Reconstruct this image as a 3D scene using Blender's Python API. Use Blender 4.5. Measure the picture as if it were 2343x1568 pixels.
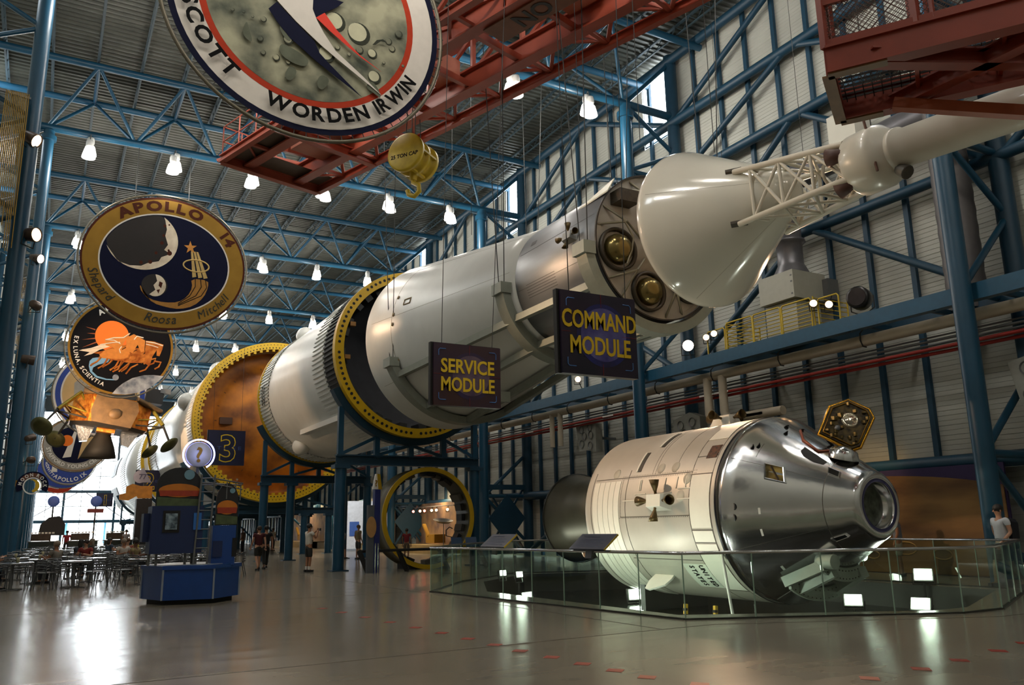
import bpy, math, random
from math import sin, cos, pi, radians as R
from mathutils import Vector as V, Matrix
random.seed(7)
SC = bpy.context.scene
COL = SC.collection
for o in list(bpy.data.objects): bpy.data.objects.remove(o, do_unlink=True)

# ---------------------------------------------------------------- camera, world, exposure
cam_d = bpy.data.cameras.new('camera'); cam = bpy.data.objects.new('camera', cam_d); COL.objects.link(cam)
cam_d.sensor_width = 36.0; cam_d.lens = 1880.0/2343.0*36.0; cam_d.clip_start = .1; cam_d.clip_end = 600
_p, _y, _r = R(12.6), R(29.4), R(1.0)
_fw = V((sin(_y)*cos(_p), cos(_y)*cos(_p), sin(_p))); _rt0 = V((cos(_y), -sin(_y), 0)); _up0 = _rt0.cross(_fw)
_rt = cos(_r)*_rt0 - sin(_r)*_up0; _up = cos(_r)*_up0 + sin(_r)*_rt0
_m = Matrix((_rt, _up, -_fw)).transposed().to_4x4(); _m.translation = V((0, 0, 1.5)); cam.matrix_world = _m
SC.camera = cam
w = bpy.data.worlds.new('sky'); SC.world = w; w.use_nodes = True
bg = w.node_tree.nodes['Background']; bg.inputs[0].default_value = (.93, .97, 1, 1); bg.inputs[1].default_value = 12.0
SC.view_settings.view_transform = 'Standard'; SC.view_settings.look = 'None'
SC.view_settings.exposure = 0.28; SC.view_settings.gamma = 1.0; SC.view_settings.use_curve_mapping = False
cy = SC.cycles
cy.use_denoising = True; cy.max_bounces = 7; cy.diffuse_bounces = 3; cy.glossy_bounces = 4; cy.transmission_bounces = 6
cy.transparent_max_bounces = 16; cy.sample_clamp_indirect = 4.0; cy.sample_clamp_direct = 0.0; cy.caustics_reflective = False; cy.caustics_refractive = False
cy.blur_glossy = 0.6
def light(kind, name, loc, power, color=(1, 1, 1), aim=None, size=.3, cone=60, blend=.5, sy=None, portal=False):
    d = bpy.data.lights.new(name, kind); o = bpy.data.objects.new(name, d); COL.objects.link(o); o.location = loc
    d.energy = power; d.color = color
    if kind == 'SPOT': d.spot_size = R(cone); d.spot_blend = blend; d.shadow_soft_size = size
    elif kind == 'POINT': d.shadow_soft_size = size
    elif kind == 'AREA':
        d.shape = 'RECTANGLE'; d.size = size; d.size_y = sy or size
        if portal: d.cycles.is_portal = True
    if aim is not None: o.rotation_euler = (V(aim)-V(loc)).to_track_quat('-Z', 'Y').to_euler()
    return o
ROWS = [11.6+12.9*k for k in range(10)]
XL, XR, XW, YEND, ZROOF = -1.25, 19.3, 22.2, 135.0, 21.35
# daylight portals: the glazed end wall and the clerestory windows
light('AREA', 'daylight_end', (9, YEND-.3, 9.4), 1, aim=(9, 0, 9.4), size=26, sy=18.6, portal=True)
for yy in ROWS[:7]:
    light('AREA', 'daylight_clerestory', (XW-.1, yy+1.25, 19.6), 1, aim=(0, yy+1.25, 19.6), size=2.1, sy=3.1, portal=True)
    light('AREA', 'daylight_clerestory', (-4.1, yy+1.25, 19.6), 1, aim=(12, yy+1.25, 19.6), size=2.1, sy=3.1, portal=True)
WARM = (1, .66, .40)
LAMP_W = 310
# spotlights on the left columns, aimed at the exhibits
SPOTS = [((-1.0, 24.2, 11.9), (13.9, 15, 2.2), 6000, 24), ((-.75, 24.2, 9.3), (13.0, 12.5, 7.5), 2500, 30), ((-.95, 37.0, 12.4), (11.0, 26.2, 8.3), 4000, 15),
         ((-.95, 37.0, 10.4), (3.6, 52, 10.5), 5000, 30), ((-.75, 37.0, 8.2), (11, 38, 7), 1000, 40), ((-.75, 49.8, 6.5), (3.4, 54.5, 8.4), 4500, 50), ((-.75, 50, 5.3), (4, 70, 6), 1500, 50)]
for a, b, pw, cn in SPOTS: light('SPOT', 'column_spot_beam', a, pw, WARM, b, .12, cn, .6)
light('SPOT', 'catwalk_spot_beam', (19.2, 20.75, 7.8), 1300, WARM, (12.4, 15.5, 7.2), .1, 60, .6)
light('SPOT', 'catwalk_spot_beam', (19.2, 16.0, 7.8), 1300, WARM, (12.4, 12.0, 7.6), .1, 60, .6)
light('SPOT', 'mural_wash', (19.6, 15.5, 4.2), 110, (1, .62, .25), (21.9, 17.5, 1.6), .3, 90, .8)

light('SPOT', 'booth_fill', (17.0, 52.5, 5.5), 1500, (1, .97, .92), (20, 58, 1.6), .15, 40, .6)  # added spot with no fixture, brightens the white booth
# ---------------------------------------------------------------- materials
def hexl(h):
    h = h.lstrip('#'); o = []
    for i in (0, 2, 4):
        c = int(h[i:i+2], 16)/255; o.append(c/12.92 if c <= .04045 else ((c+.055)/1.055)**2.4)
    return tuple(o)+(1,)
MATS = {}
def M(name, col, rough=.5, metal=0.0, var=.12, scale=6.0, bump=0.0, bscale=40.0, coat=0.0, col2=None, stretch=None, spec=.5, anis=0):
    if name in MATS: return MATS[name]
    m = bpy.data.materials.new(name); m.use_nodes = True; nt = m.node_tree; b = nt.nodes['Principled BSDF']
    c = hexl(col); c2 = hexl(col2) if col2 else tuple(max(0, x*(1-var)) for x in c[:3])+(1,)
    tc = nt.nodes.new('ShaderNodeTexCoord'); mp = nt.nodes.new('ShaderNodeMapping'); nt.links.new(tc.outputs['Object'], mp.inputs[0])
    if stretch: mp.inputs['Scale'].default_value = stretch
    if var or col2:
        n = nt.nodes.new('ShaderNodeTexNoise'); n.inputs['Scale'].default_value = scale; n.inputs['Detail'].default_value = 5
        nt.links.new(mp.outputs[0], n.inputs['Vector'])
        rp = nt.nodes.new('ShaderNodeValToRGB'); rp.color_ramp.elements[0].position = .35; rp.color_ramp.elements[1].position = .65
        rp.color_ramp.elements[0].color = c2; rp.color_ramp.elements[1].color = c
        nt.links.new(n.outputs['Fac'], rp.inputs[0]); nt.links.new(rp.outputs[0], b.inputs['Base Color'])
    else: b.inputs['Base Color'].default_value = c
    if bump:
        n2 = nt.nodes.new('ShaderNodeTexNoise'); n2.inputs['Scale'].default_value = bscale; n2.inputs['Detail'].default_value = 3
        nt.links.new(mp.outputs[0], n2.inputs['Vector'])
        bm = nt.nodes.new('ShaderNodeBump'); bm.inputs['Strength'].default_value = bump; bm.inputs['Distance'].default_value = .02
        nt.links.new(n2.outputs['Fac'], bm.inputs['Height']); nt.links.new(bm.outputs[0], b.inputs['Normal'])
    b.inputs['Roughness'].default_value = rough; b.inputs['Metallic'].default_value = metal
    b.inputs['Coat Weight'].default_value = coat; b.inputs['Specular IOR Level'].default_value = spec
    MATS[name] = m; return m
def EM(name, col, s):
    if name in MATS: return MATS[name]
    m = bpy.data.materials.new(name); m.use_nodes = True; nt = m.node_tree; nt.nodes.clear()
    e = nt.nodes.new('ShaderNodeEmission'); o = nt.nodes.new('ShaderNodeOutputMaterial'); nt.links.new(e.outputs[0], o.inputs[0])
    e.inputs[0].default_value = hexl(col); e.inputs[1].default_value = s; m.cycles.emission_sampling = 'NONE' if s < 3 else 'AUTO'
    MATS[name] = m; return m
def GLASS(name, tint, refl):
    m = bpy.data.materials.new(name); m.use_nodes = True; nt = m.node_tree; nt.nodes.clear()
    t = nt.nodes.new('ShaderNodeBsdfTransparent'); t.inputs[0].default_value = tint
    g = nt.nodes.new('ShaderNodeBsdfGlossy'); g.inputs['Roughness'].default_value = .01
    lw = nt.nodes.new('ShaderNodeLayerWeight'); lw.inputs[0].default_value = .5
    p = nt.nodes.new('ShaderNodeMath'); p.operation = 'POWER'; p.inputs[1].default_value = 5; nt.links.new(lw.outputs['Facing'], p.inputs[0])
    f = nt.nodes.new('ShaderNodeMath'); f.operation = 'MULTIPLY_ADD'; f.inputs[1].default_value = .7; f.inputs[2].default_value = refl; nt.links.new(p.outputs[0], f.inputs[0])
    mx = nt.nodes.new('ShaderNodeMixShader'); o = nt.nodes.new('ShaderNodeOutputMaterial')
    nt.links.new(f.outputs[0], mx.inputs[0]); nt.links.new(t.outputs[0], mx.inputs[1]); nt.links.new(g.outputs[0], mx.inputs[2]); nt.links.new(mx.outputs[0], o.inputs[0])
    MATS[name] = m; return m
BLUE = M('blue_steel_paint', '#144660', .38, 0, .1, 3)
DBLUE = M('dark_blue_steel_paint', '#123c52', .5, 0, .15, 3)
STUD = M('wall_stud_paint', '#163f56', .55, 0, .1, 3)
SIDING = M('grey_wall_siding', '#b6b7ae', .6, 0, .12, .8)
DECK = M('galvanised_roof_deck', '#4b4d45', .45, .4, .3, 1.2)
JOIST = M('dark_roof_joist', '#2c3f48', .6, 0, .1)
WHITE = M('white_rocket_paint', '#dcdcd6', .33, 0, .06, 1.5)
OFFW = M('cream_white_paint', '#d8d4c6', .3, 0, .07, 1.2, coat=.3)
SILVER = M('dull_aluminium', '#8f9194', .42, .75, .2, 3, stretch=(1, .2, 1))
CHROME = M('polished_capsule_foil', '#e6e7e8', .17, 1, .12, 2, bump=.35, bscale=2.2, stretch=(1, .35, 1))
BLACKM = M('black_interstage', '#1b1c1f', .6, 0, .3, 3)
YEL = M('yellow_ring_paint', '#d3a90e', .45, 0, .12, 3)
YEL2 = M('yellow_rail_paint', '#c9ac2a', .5, 0, .1)
HOLE = M('black_hole', '#0a0a0a', .7, 0, 0)
ORANGE = M('amber_tank_dome', '#cc7a14', .55, 0, 0, .6, .1, 3, col2='#6e3a0a')
RED = M('red_crane_steel', '#a24a34', .5, 0, .2, 1.5)
DRED = M('red_arm_steel', '#8c331c', .5, 0, .2, 1.5)
RPIPE = M('red_pipe_paint', '#a02a22', .45)
WPIPE = M('cream_pipe_wrap', '#bfb49e', .5, 0, .1, 2)
GREYM = M('grey_steel', '#6d6f70', .45, .4, .1)
DUCT = M('grey_duct', '#77767a', .4, .5, .15, 3)
CABLE = M('dark_cable', '#2a2a28', .6, 0, 0)
NAVY = M('navy_panel', '#0c1638', .4, 0, .2)
KBLUE = M('kiosk_blue', '#0c3f86', .4, 0, .1)
KDARK = M('kiosk_dark_blue', '#0d2452', .45, 0, .1)
LETY = M('yellow_lettering', '#e8c21c', .5, 0, .05)
LETW = M('white_lettering', '#e6e4de', .5, 0, .05)
LETK = M('black_lettering', '#0b0b0b', .7, 0, 0, spec=.08)
CHROMER = M('chrome_rail', '#c9cacb', .12, 1, .05)
BULB = EM('lamp_glow', '#fff6ea', 14)
BULBW = EM('warm_lamp_glow', '#ffc890', 9)
FLOODG = EM('flood_glow', '#f4ffe8', 16)
GLOBE = M('white_glass_reflector', '#e8e8e4', .2, 0, 0)
PANE = GLASS('window_glass', (.97, .99, 1, 1), .03)
BARRIER = GLASS('barrier_glass', (.84, .91, .87, 1), .045)

# ---------------------------------------------------------------- mesh builder
class MB:
    def __init__(s): s.v = []; s.f = []; s.sm = []
    def add(s, vs, fs, smooth=False):
        n = len(s.v); s.v += [tuple(x) for x in vs]; s.f += [tuple(i+n for i in f) for f in fs]; s.sm += [smooth]*len(fs); return s
    def box(s, c, d, m=None):
        x, y, z = d[0]/2, d[1]/2, d[2]/2; c = V(c)
        p = [V((i*x, j*y, k*z)) for i in (-1, 1) for j in (-1, 1) for k in (-1, 1)]
        if m is not None: p = [m @ q for q in p]
        return s.add([c+q for q in p], [(0, 1, 3, 2), (4, 6, 7, 5), (0, 4, 5, 1), (2, 3, 7, 6), (0, 2, 6, 4), (1, 5, 7, 3)])
    def frame(s, p, q, up=None):
        d = (V(q)-V(p)); L = d.length; d = d/L if L > 1e-9 else V((0, 0, 1))
        u = V(up) if up is not None else (V((0, 0, 1)) if abs(d.z) < .95 else V((1, 0, 0)))
        x = d.cross(u).normalized(); return d, x, x.cross(d), L
    def bar(s, p, q, w, h=None, up=None):
        h = h or w; d, x, z, L = s.frame(p, q, up); p = V(p); q = V(q)
        a = [o+x*(i*w/2)+z*(k*h/2) for o in (p, q) for i, k in ((-1, -1), (1, -1), (1, 1), (-1, 1))]
        return s.add(a, [(3, 2, 1, 0), (4, 5, 6, 7), (0, 1, 5, 4), (1, 2, 6, 5), (2, 3, 7, 6), (3, 0, 4, 7)])
    def ibeam(s, p, q, w, h, t=.03, up=None):
        d, x, z, L = s.frame(p, q, up); p = V(p); q = V(q)
        s.bar(p+z*(h/2), q+z*(h/2), w, t, up); s.bar(p-z*(h/2), q-z*(h/2), w, t, up); return s.bar(p, q, t, h, up)
    def tube(s, p, q, r, n=8, r2=None, cap=True, smooth=True):
        r2 = r if r2 is None else r2; d, x, z, L = s.frame(p, q); p = V(p); q = V(q)
        c = [(cos(2*pi*i/n), sin(2*pi*i/n)) for i in range(n)]
        a = [p+x*(r*i)+z*(r*k) for i, k in c]+[q+x*(r2*i)+z*(r2*k) for i, k in c]
        s.add(a, [(i, (i+1) % n, n+(i+1) % n, n+i) for i in range(n)], smooth)
        if cap: s.add(a[:n], [tuple(range(n-1, -1, -1))]); s.add(a[n:], [tuple(range(n))])
        return s
    def path(s, pts, r, n=6, closed=False, smooth=True):
        pts = [V(p) for p in pts]; m = len(pts); rings = []; x = None
        for i, p in enumerate(pts):
            a = pts[i-1] if (i or closed) else p; b = pts[(i+1) % m] if (i < m-1 or closed) else p
            d = (b-a).normalized()
            if x is None: x = d.cross(V((0, 0, 1)) if abs(d.z) < .9 else V((1, 0, 0))).normalized()
            else: x = (x-d*x.dot(d)).normalized()
            z = x.cross(d); rings.append([p+x*(r*cos(2*pi*k/n))+z*(r*sin(2*pi*k/n)) for k in range(n)])
        fs = [(i*n+k, i*n+(k+1) % n, ((i+1) % m)*n+(k+1) % n, ((i+1) % m)*n+k) for i in range(m if closed else m-1) for k in range(n)]
        s.add([q for g in rings for q in g], fs, smooth)
        if not closed: s.add(rings[0], [tuple(range(n-1, -1, -1))]); s.add(rings[-1], [tuple(range(n))])
        return s
    def lathe(s, prof, o, ax=(0, 1, 0), n=64, a0=0, a1=2*pi, smooth=True, close=False):
        """prof: (radius, distance along axis); o: origin; angle 0 = first side vector"""
        ax = V(ax).normalized(); o = V(o)
        x = ax.cross(V((0, 0, 1))).normalized() if abs(ax.z) < .9 else V((1, 0, 0)); z = x.cross(ax)
        if abs(ax.z) < .9 and z.z < 0: z = -z
        full = abs(a1-a0-2*pi) < 1e-6; na = n if full else n+1; k = len(prof); vs = []
        for i in range(na):
            a = a0+(a1-a0)*i/n; u = x*cos(a)+z*sin(a); vs += [o+u*r+ax*t for r, t in prof]
        kk = k if close else k-1
        fs = [(i*k+j, ((i+1) % na)*k+j, ((i+1) % na)*k+(j+1) % k, i*k+(j+1) % k) for i in range(n) for j in range(kk)]
        return s.add(vs, fs, smooth)
    def prism(s, pts, thick, holes=None):
        """pts: 3D polygon, extruded by vector thick"""
        n = len(pts); t = V(thick); a = [V(p) for p in pts]; b = [p+t for p in a]
        return s.add(a+b, [tuple(range(n-1, -1, -1)), tuple(range(n, 2*n))]+[(i, (i+1) % n, n+(i+1) % n, n+i) for i in range(n)])
    def ball(s, c, r, n=10, m=7, sc=(1, 1, 1)):
        c = V(c); vs = []
        for j in range(m+1):
            t = pi*j/m
            for i in range(n): vs.append(c+V((r*sc[0]*sin(t)*cos(2*pi*i/n), r*sc[1]*sin(t)*sin(2*pi*i/n), r*sc[2]*cos(t))))
        return s.add(vs, [(j*n+i, (j+1)*n+i, (j+1)*n+(i+1) % n, j*n+(i+1) % n) for j in range(m) for i in range(n)], True)
    def mesh(s, name, off=(0, 0, 0)):
        me = bpy.data.meshes.new(name); o = V(off)
        me.from_pydata([tuple(V(p)-o) for p in s.v] if o.length else s.v, [], s.f); me.polygons.foreach_set('use_smooth', s.sm); me.update(); return me
    def build(s, name, mat, parent=None, kind=None, label=None):
        off = (0, 0, 0); q = parent
        while q is not None: off = V(off)+q.location; q = q.parent
        me = s.mesh(name, off); me.materials.append(mat); o = bpy.data.objects.new(name, me); COL.objects.link(o)
        o.parent = parent
        if kind: o['kind'] = kind
        if label: o['label'] = label
        return o
def tag(o, label, cat, group=None):
    o['label'] = label; o['category'] = cat
    if group: o['group'] = group
    return o
def thing(name, label, cat, loc=(0, 0, 0), group=None):
    o = bpy.data.objects.new(name, None); COL.objects.link(o); o.location = loc; o.empty_display_size = .1
    if label: tag(o, label, cat, group)
    return o
KIDS = {}
def reg(o):
    """remember a prototype's children once so that copying stays quick"""
    for x in [o]+list(o.children_recursive): KIDS[x.name] = list(x.children)
def copy_tree(o, parent=None):
    c = o.copy(); COL.objects.link(c); c.parent = parent
    for ch in KIDS[o.name]: copy_tree(ch, c)
    return c
def dup(o, loc, rz=0, label=None):
    c = copy_tree(o); c.location = loc; c.rotation_euler = (0, 0, rz)
    if label: c['label'] = label
    return c
ORD = 'first second third fourth fifth sixth seventh eighth ninth tenth eleventh twelfth thirteenth fourteenth fifteenth sixteenth seventeenth eighteenth nineteenth twentieth'.split()
def hang(t, x, y, z0, r=.012):
    """a wire from a hung thing up to the truss chord of its row, else to the nearest roof joist"""
    row = min(ROWS, key=lambda q: abs(q-y))
    if abs(row-y) < .4: top = (x, row, 18.22)
    else: top = (-3.1+1.7*round((x+3.1)/1.7), y, 20.86)
    MB().tube((x, y, z0), top, r, 5).build('wire', CABLE, t)
# ---------------------------------------------------------------- lettering
def glyphs(txt, size, bold=0.0, sx=1.0, shear=0.0, thick=.004):
    cu = bpy.data.curves.new('t', 'FONT'); cu.body = txt; cu.size = size; cu.offset = bold*size; cu.extrude = thick; cu.align_x = 'CENTER'; cu.resolution_u = 3; cu.shear = shear
    o = bpy.data.objects.new('t', cu); COL.objects.link(o)
    dg = bpy.context.evaluated_depsgraph_get(); dg.update(); e = o.evaluated_get(dg); me = bpy.data.meshes.new_from_object(e)
    vs = [V((v.co.x*sx, v.co.y, v.co.z)) for v in me.vertices]; fs = [tuple(p.vertices) for p in me.polygons]
    bpy.data.objects.remove(o); bpy.data.curves.remove(cu); bpy.data.meshes.remove(me); return vs, fs
_G = {}
def gl(txt, size, **k):
    key = (txt, size, tuple(sorted(k.items())))
    if key not in _G: _G[key] = glyphs(txt, size, **k)
    return _G[key]
def write(mb, txt, size, o, right=(1, 0, 0), up=(0, 0, 1), width=None, **k):
    """flat line of text centred on o"""
    if width: k['sx'] = 1.0; q = [p.x for p in gl(txt, size, **k)[0]]; k['sx'] = round(width/(max(q)-min(q)), 3)
    vs, fs = gl(txt, size, **k); r = V(right); u = V(up); n = r.cross(u); o = V(o)
    mb.add([o+r*p.x+u*p.y+n*p.z for p in vs], fs)
def arc_write(mb, txt, size, c, rad, a_mid, step, inward=False, ry=None, right=(1, 0, 0), up=(0, 0, 1), span=None, **k):
    """letters on a circle of radius rad; angle measured from +right towards +up; inward = read along the bottom"""
    r = V(right); u = V(up); n = r.cross(u); c = V(c); ry = ry or rad; L = []
    if span:   # stretch the letters so that the line fills a given angle
        k['sx'] = 1.0; t0 = sum(size*.36 if q == ' ' else max(p.x for p in gl(q, size, **k)[0])-min(p.x for p in gl(q, size, **k)[0])+size*step for q in txt); k['sx'] = round(R(span)*rad/t0, 3); step *= k['sx']
    ws = []
    for ch in txt:
        if ch == ' ': ws.append(size*.36); continue
        xs = [p.x for p in gl(ch, size, **k)[0]]; ws.append(max(xs)-min(xs)+size*step)
    tot = sum(ws); pos = -tot/2
    for ch, wd in zip(txt, ws):
        t = (pos+wd/2)/rad; pos += wd
        if ch == ' ': continue
        a = a_mid+t if inward else a_mid-t
        p = c+r*(rad*cos(a))+u*(ry*sin(a)); nx, ny = cos(a)*ry, sin(a)*rad; l = math.hypot(nx, ny); nx /= l; ny /= l
        if inward: nx, ny = -nx, -ny
        e2 = r*nx+u*ny; e1 = r*ny-u*nx
        vs, fs = gl(ch, size, **k); xm = (min(q.x for q in vs)+max(q.x for q in vs))/2
        mb.add([p+e1*(q.x-xm)+e2*q.y+n*q.z for q in vs], fs)
# ================================================================ SETTING
def struct(name, mb, mat): o = mb.build(name, mat); o['kind'] = 'structure'; return o
# pit in the floor under the spacecraft, barrier line around it
BAR = [(10.4, 21.6), (8.24, 18.8), (9.05, 10.62), (13.13, 8.6), (14.2, 8.6), (18.3, 10.5), (18.7, 18.8), (17.6, 22.6), (13.6, 24.3)]
PIT = [(10.9, 21.2), (9.35, 18.0), (9.45, 11.25), (13.2, 9.15), (14.1, 9.15), (17.9, 10.9), (18.2, 18.6), (17.2, 22.0), (13.6, 23.6)]
fm = M('polished_concrete', '#948c7c', .2, 0, .22, .35, bump=.06, bscale=.9, stretch=(1, .35, 1), spec=.6)
nt = fm.node_tree; b_ = nt.nodes['Principled BSDF']
n_ = nt.nodes.new('ShaderNodeTexNoise'); n_.inputs['Scale'].default_value = 1.3; n_.inputs['Detail'].default_value = 6
tc_ = [x for x in nt.nodes if x.type == 'TEX_COORD'][0]; mp_ = nt.nodes.new('ShaderNodeMapping'); mp_.inputs['Scale'].default_value = (.5, 2.2, 1); mp_.inputs['Rotation'].default_value = (0, 0, R(-20))
nt.links.new(tc_.outputs['Object'], mp_.inputs[0]); nt.links.new(mp_.outputs[0], n_.inputs['Vector'])
mr_ = nt.nodes.new('ShaderNodeMapRange'); mr_.inputs['To Min'].default_value = .11; mr_.inputs['To Max'].default_value = .25
nt.links.new(n_.outputs['Fac'], mr_.inputs['Value']); nt.links.new(mr_.outputs[0], b_.inputs['Roughness'])
mb = MB()
x0, x1, y0, y1 = -4.3, XW+.2, -10.0, YEND+.2
P = [(x, y, 0) for x, y in PIT]  # floor as quads around the pit: outer points matched to the pit corners
OUT = [(x0, y1), (x0, 18.0), (x0, y0), (13.2, y0), (14.1, y0), (x1, y0), (x1, 18.6), (x1, y1), (13.6, y1)]
n = len(PIT)
for i in range(n):
    j = (i+1) % n
    a, b, c, d = OUT[i], OUT[j], PIT[j], PIT[i]
    mb.add([(a[0], a[1], 0), (b[0], b[1], 0), (c[0], c[1], 0), (d[0], d[1], 0)], [(0, 1, 2, 3)])
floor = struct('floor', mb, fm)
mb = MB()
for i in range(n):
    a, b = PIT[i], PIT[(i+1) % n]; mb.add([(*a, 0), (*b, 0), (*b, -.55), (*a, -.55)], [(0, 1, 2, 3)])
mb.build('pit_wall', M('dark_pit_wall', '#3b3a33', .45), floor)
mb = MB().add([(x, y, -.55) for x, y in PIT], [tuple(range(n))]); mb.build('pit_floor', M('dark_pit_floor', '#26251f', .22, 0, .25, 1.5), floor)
mb = MB()   # saw-cut joints of the slab
jm = M('floor_joint', '#4a463d', .6)
for (ax, ay), (bx, by) in [((-4, 19), (8.3, 19.2)), ((-4, 9.6), (7.6, 9.9)), ((7.6, 9.9), (9.0, 9.9)), ((9.0, 9.9), (13.1, 8.0)), ((13.1, 8.0), (22, 8.0)), ((-4, 31), (21, 31)), ((-4, 44), (21, 44)), ((3.7, -6), (3.7, 7.2)), ((8.0, 9.9), (8.0, 60)), ((-4, 57), (21, 57))]:
    MB.bar(mb, (ax, ay, .001), (bx, by, .001), .014, .003)
mb.build('floor_joint', jm, floor, kind='stuff')
dm = M('red_floor_tape', '#9c3a2c', .5, 0, .2, 20)
A = [(4.90, 16.4), (4.97, 15.4), (5.04, 14.3), (5.11, 13.3), (5.17, 12.35), (5.22, 11.5), (5.25, 10.7), (5.27, 9.95), (5.28, 9.3), (5.33, 8.65), (5.36, 8.05), (5.40, 7.5), (5.43, 7.0), (5.6, 6.42), (7.14, 5.73), (8.0, 5.78), (8.8, 5.88), (9.76, 6.03), (10.6, 6.2)]
dmesh = None
for x, y in A:
    if dmesh is None:
        o = MB().prism([(-.115, 0, 0), (0, -.135, 0), (.115, 0, 0), (0, .135, 0)], (0, 0, .002)).build('red_diamond', dm, floor); dmesh = o.data
    else: o = bpy.data.objects.new('red_diamond', dmesh); COL.objects.link(o); o.parent = floor
    o.location = (x, y, .001); o.rotation_euler.z = R(-6)
# ground outside
struct('ground', MB().add([(-60, YEND+.2, -.05), (90, YEND+.2, -.05), (90, 260, -.05), (-60, 260, -.05)], [(0, 1, 2, 3)]), M('outside_paving', '#b9b6ac', .8))
mb = MB(); mb.box((5, YEND+9, 3.25), (16, 5, .35)); 
for x in (-2, 3.2, 8.4, 12.6): mb.box((x, YEND+7, 1.55), (.3, .3, 3.1))
struct('roof_outside', mb, M('canopy_blue', '#6fa8c4', .6))

# corrugated roof deck
mb = MB(); ys = []; y = -10.0; vs = []; k = 0
prof = [(0, 0), (.11, 0), (.15, .07), (.26, .07)]
while y < YEND:
    for dy, dz in prof: vs.append((y+dy, ZROOF+dz))
    y += .30
pts = [(-4.4, a, z) for a, z in vs]+[(XW+.3, a, z) for a, z in vs]; m = len(vs)
mb.add(pts, [(i, i+1, m+i+1, m+i) for i in range(m-1)]); mb.build('ceiling', DECK)['kind'] = 'structure'
ceil = bpy.data.objects['ceiling']
for k in range(15):   # open-web joists under the deck
    x = -3.1+1.7*k; mb = MB(); mb.bar((x, -8, 21.28), (x, YEND-.3, 21.28), .11, .06); mb.bar((x, -8, 20.86), (x, YEND-.3, 20.86), .07, .05)
    y = 8.0
    while y < 70: mb.bar((x, y, 20.86), (x, y+.42, 21.25), .025); mb.bar((x, y+.42, 21.25), (x, y+.84, 20.86), .025); y += .84
    mb.build('roof_joist', JOIST, ceil)

# siding wall on the right with clerestory openings, made of ribbed boards
def siding(name, x, sgn):
    o = MB().bar((x+sgn*.1, -10, .15), (x+sgn*.1, YEND, .15), .1, .3).build(name, SIDING); o['kind'] = 'structure'
    pitch = .42; nb = int(21.3/pitch)
    segs = [(-10, ROWS[0]+.2)]+[(ROWS[i]+2.35, ROWS[i+1]+.2) for i in range(6)]+[(ROWS[6]+2.35, YEND)]
    cache = {}
    for i in range(nb):
        z = .3+i*pitch
        for (a, b) in ([(-10, YEND)] if not 17.95 < z+pitch/2 < 21.1 else segs):
            key = (a, b)
            if key not in cache:
                m2 = MB(); vs = []
                pr = [(0, 0), (-.012, .01), (-.012, .125), (0, .135), (0, .14), (-.012, .15), (-.012, .265), (0, .275), (0, .28), (-.012, .29), (-.012, .405), (.0, .412), (.012, .414), (.012, .418), (-.0, .4205)]
                A_ = [(x+sgn*q, a, h) for q, h in pr]+[(x+sgn*q, b, h) for q, h in pr]; L = len(pr)
                m2.add(A_, [(j, j+1, L+j+1, L+j) for j in range(L-1)]); cache[key] = m2.mesh('plank'); cache[key].materials.append(SIDING)
            p = bpy.data.objects.new('plank', cache[key]); COL.objects.link(p); p.parent = o; p.location = (0, 0, z)
    return o
wr = siding('wall_right', XW, 1)
wl = siding('wall_left', -4.2, -1)
struct('wall_back', MB().box((9, -10, 10.7), (27, .2, 21.4)), SIDING)
struct('wall_end', MB().box((9, YEND, 20.2), (27, .3, 2.6)), M('end_wall_dark', '#4b5258', .7))
# end glazing: frame and panes
we = thing('window_1', None, None, (9, YEND, 0)); we['kind'] = 'structure'
cols_x = [-4.2+2.2*k for k in range(13)]; rows_z = [0, 3.2, 5.3, 7.4, 9.6, 11.85, 15.3, 18.9]
for k, x in enumerate(cols_x): MB().bar((x, YEND, 0), (x, YEND, 18.9), .10 if k % 3 else .32, .2, up=(0, 1, 0)).build('mullion', M('white_mullion', '#cfd6da', .5) if k % 3 else BLUE, we)
for z in rows_z[1:]:
    big = z in (3.2, 7.4, 18.9); MB().bar((-4.2, YEND-.02, z), (22.2, YEND-.02, z), .2, .42 if big else .1).build('transom', BLUE if big else MATS['white_mullion'], we)
for a, b in (((-2, 3.4), (4, 7.2)), ((10.5, 3.4), (5.2, 7.2)), ((12, .3), (14.5, 3.1)), ((14.5, .3), (12, 3.1))): MB().bar((a[0], YEND-.15, a[1]), (b[0], YEND-.15, b[1]), .12).build('brace', GREYM, we)
pm = {}
for i in range(len(cols_x)-1):
    for j in range(len(rows_z)-1):
        h = rows_z[j+1]-rows_z[j]
        if h not in pm: pm[h] = MB().box((0, 0, h/2), (2.2, .02, h)).mesh('pane'); pm[h].materials.append(PANE)
        p = bpy.data.objects.new('pane', pm[h]); COL.objects.link(p); p.parent = we; p.location = (cols_x[i]+1.1-9, 0, rows_z[j])
k = 2
for sgn, x in ((1, XW+.05), (-1, -4.25)):
    for yy in ROWS[:7]:
        wn = thing('window_%d' % k, None, None, (x, yy, 18)); wn['kind'] = 'structure'; k += 1
        MB().box((x, yy+1.28, 19.55), (.02, 2.1, 3.1)).build('pane', PANE, wn)
        mb = MB()
        for a, b in (((yy+.23, 18), (yy+.23, 21.1)), ((yy+2.33, 18), (yy+2.33, 21.1)), ((yy+.2, 18), (yy+2.36, 18)), ((yy+.2, 21.1), (yy+2.36, 21.1))): mb.bar((x, a[0], a[1]), (x, b[0], b[1]), .08)
        mb.build('frame', MATS['white_mullion'], wn)

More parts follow.
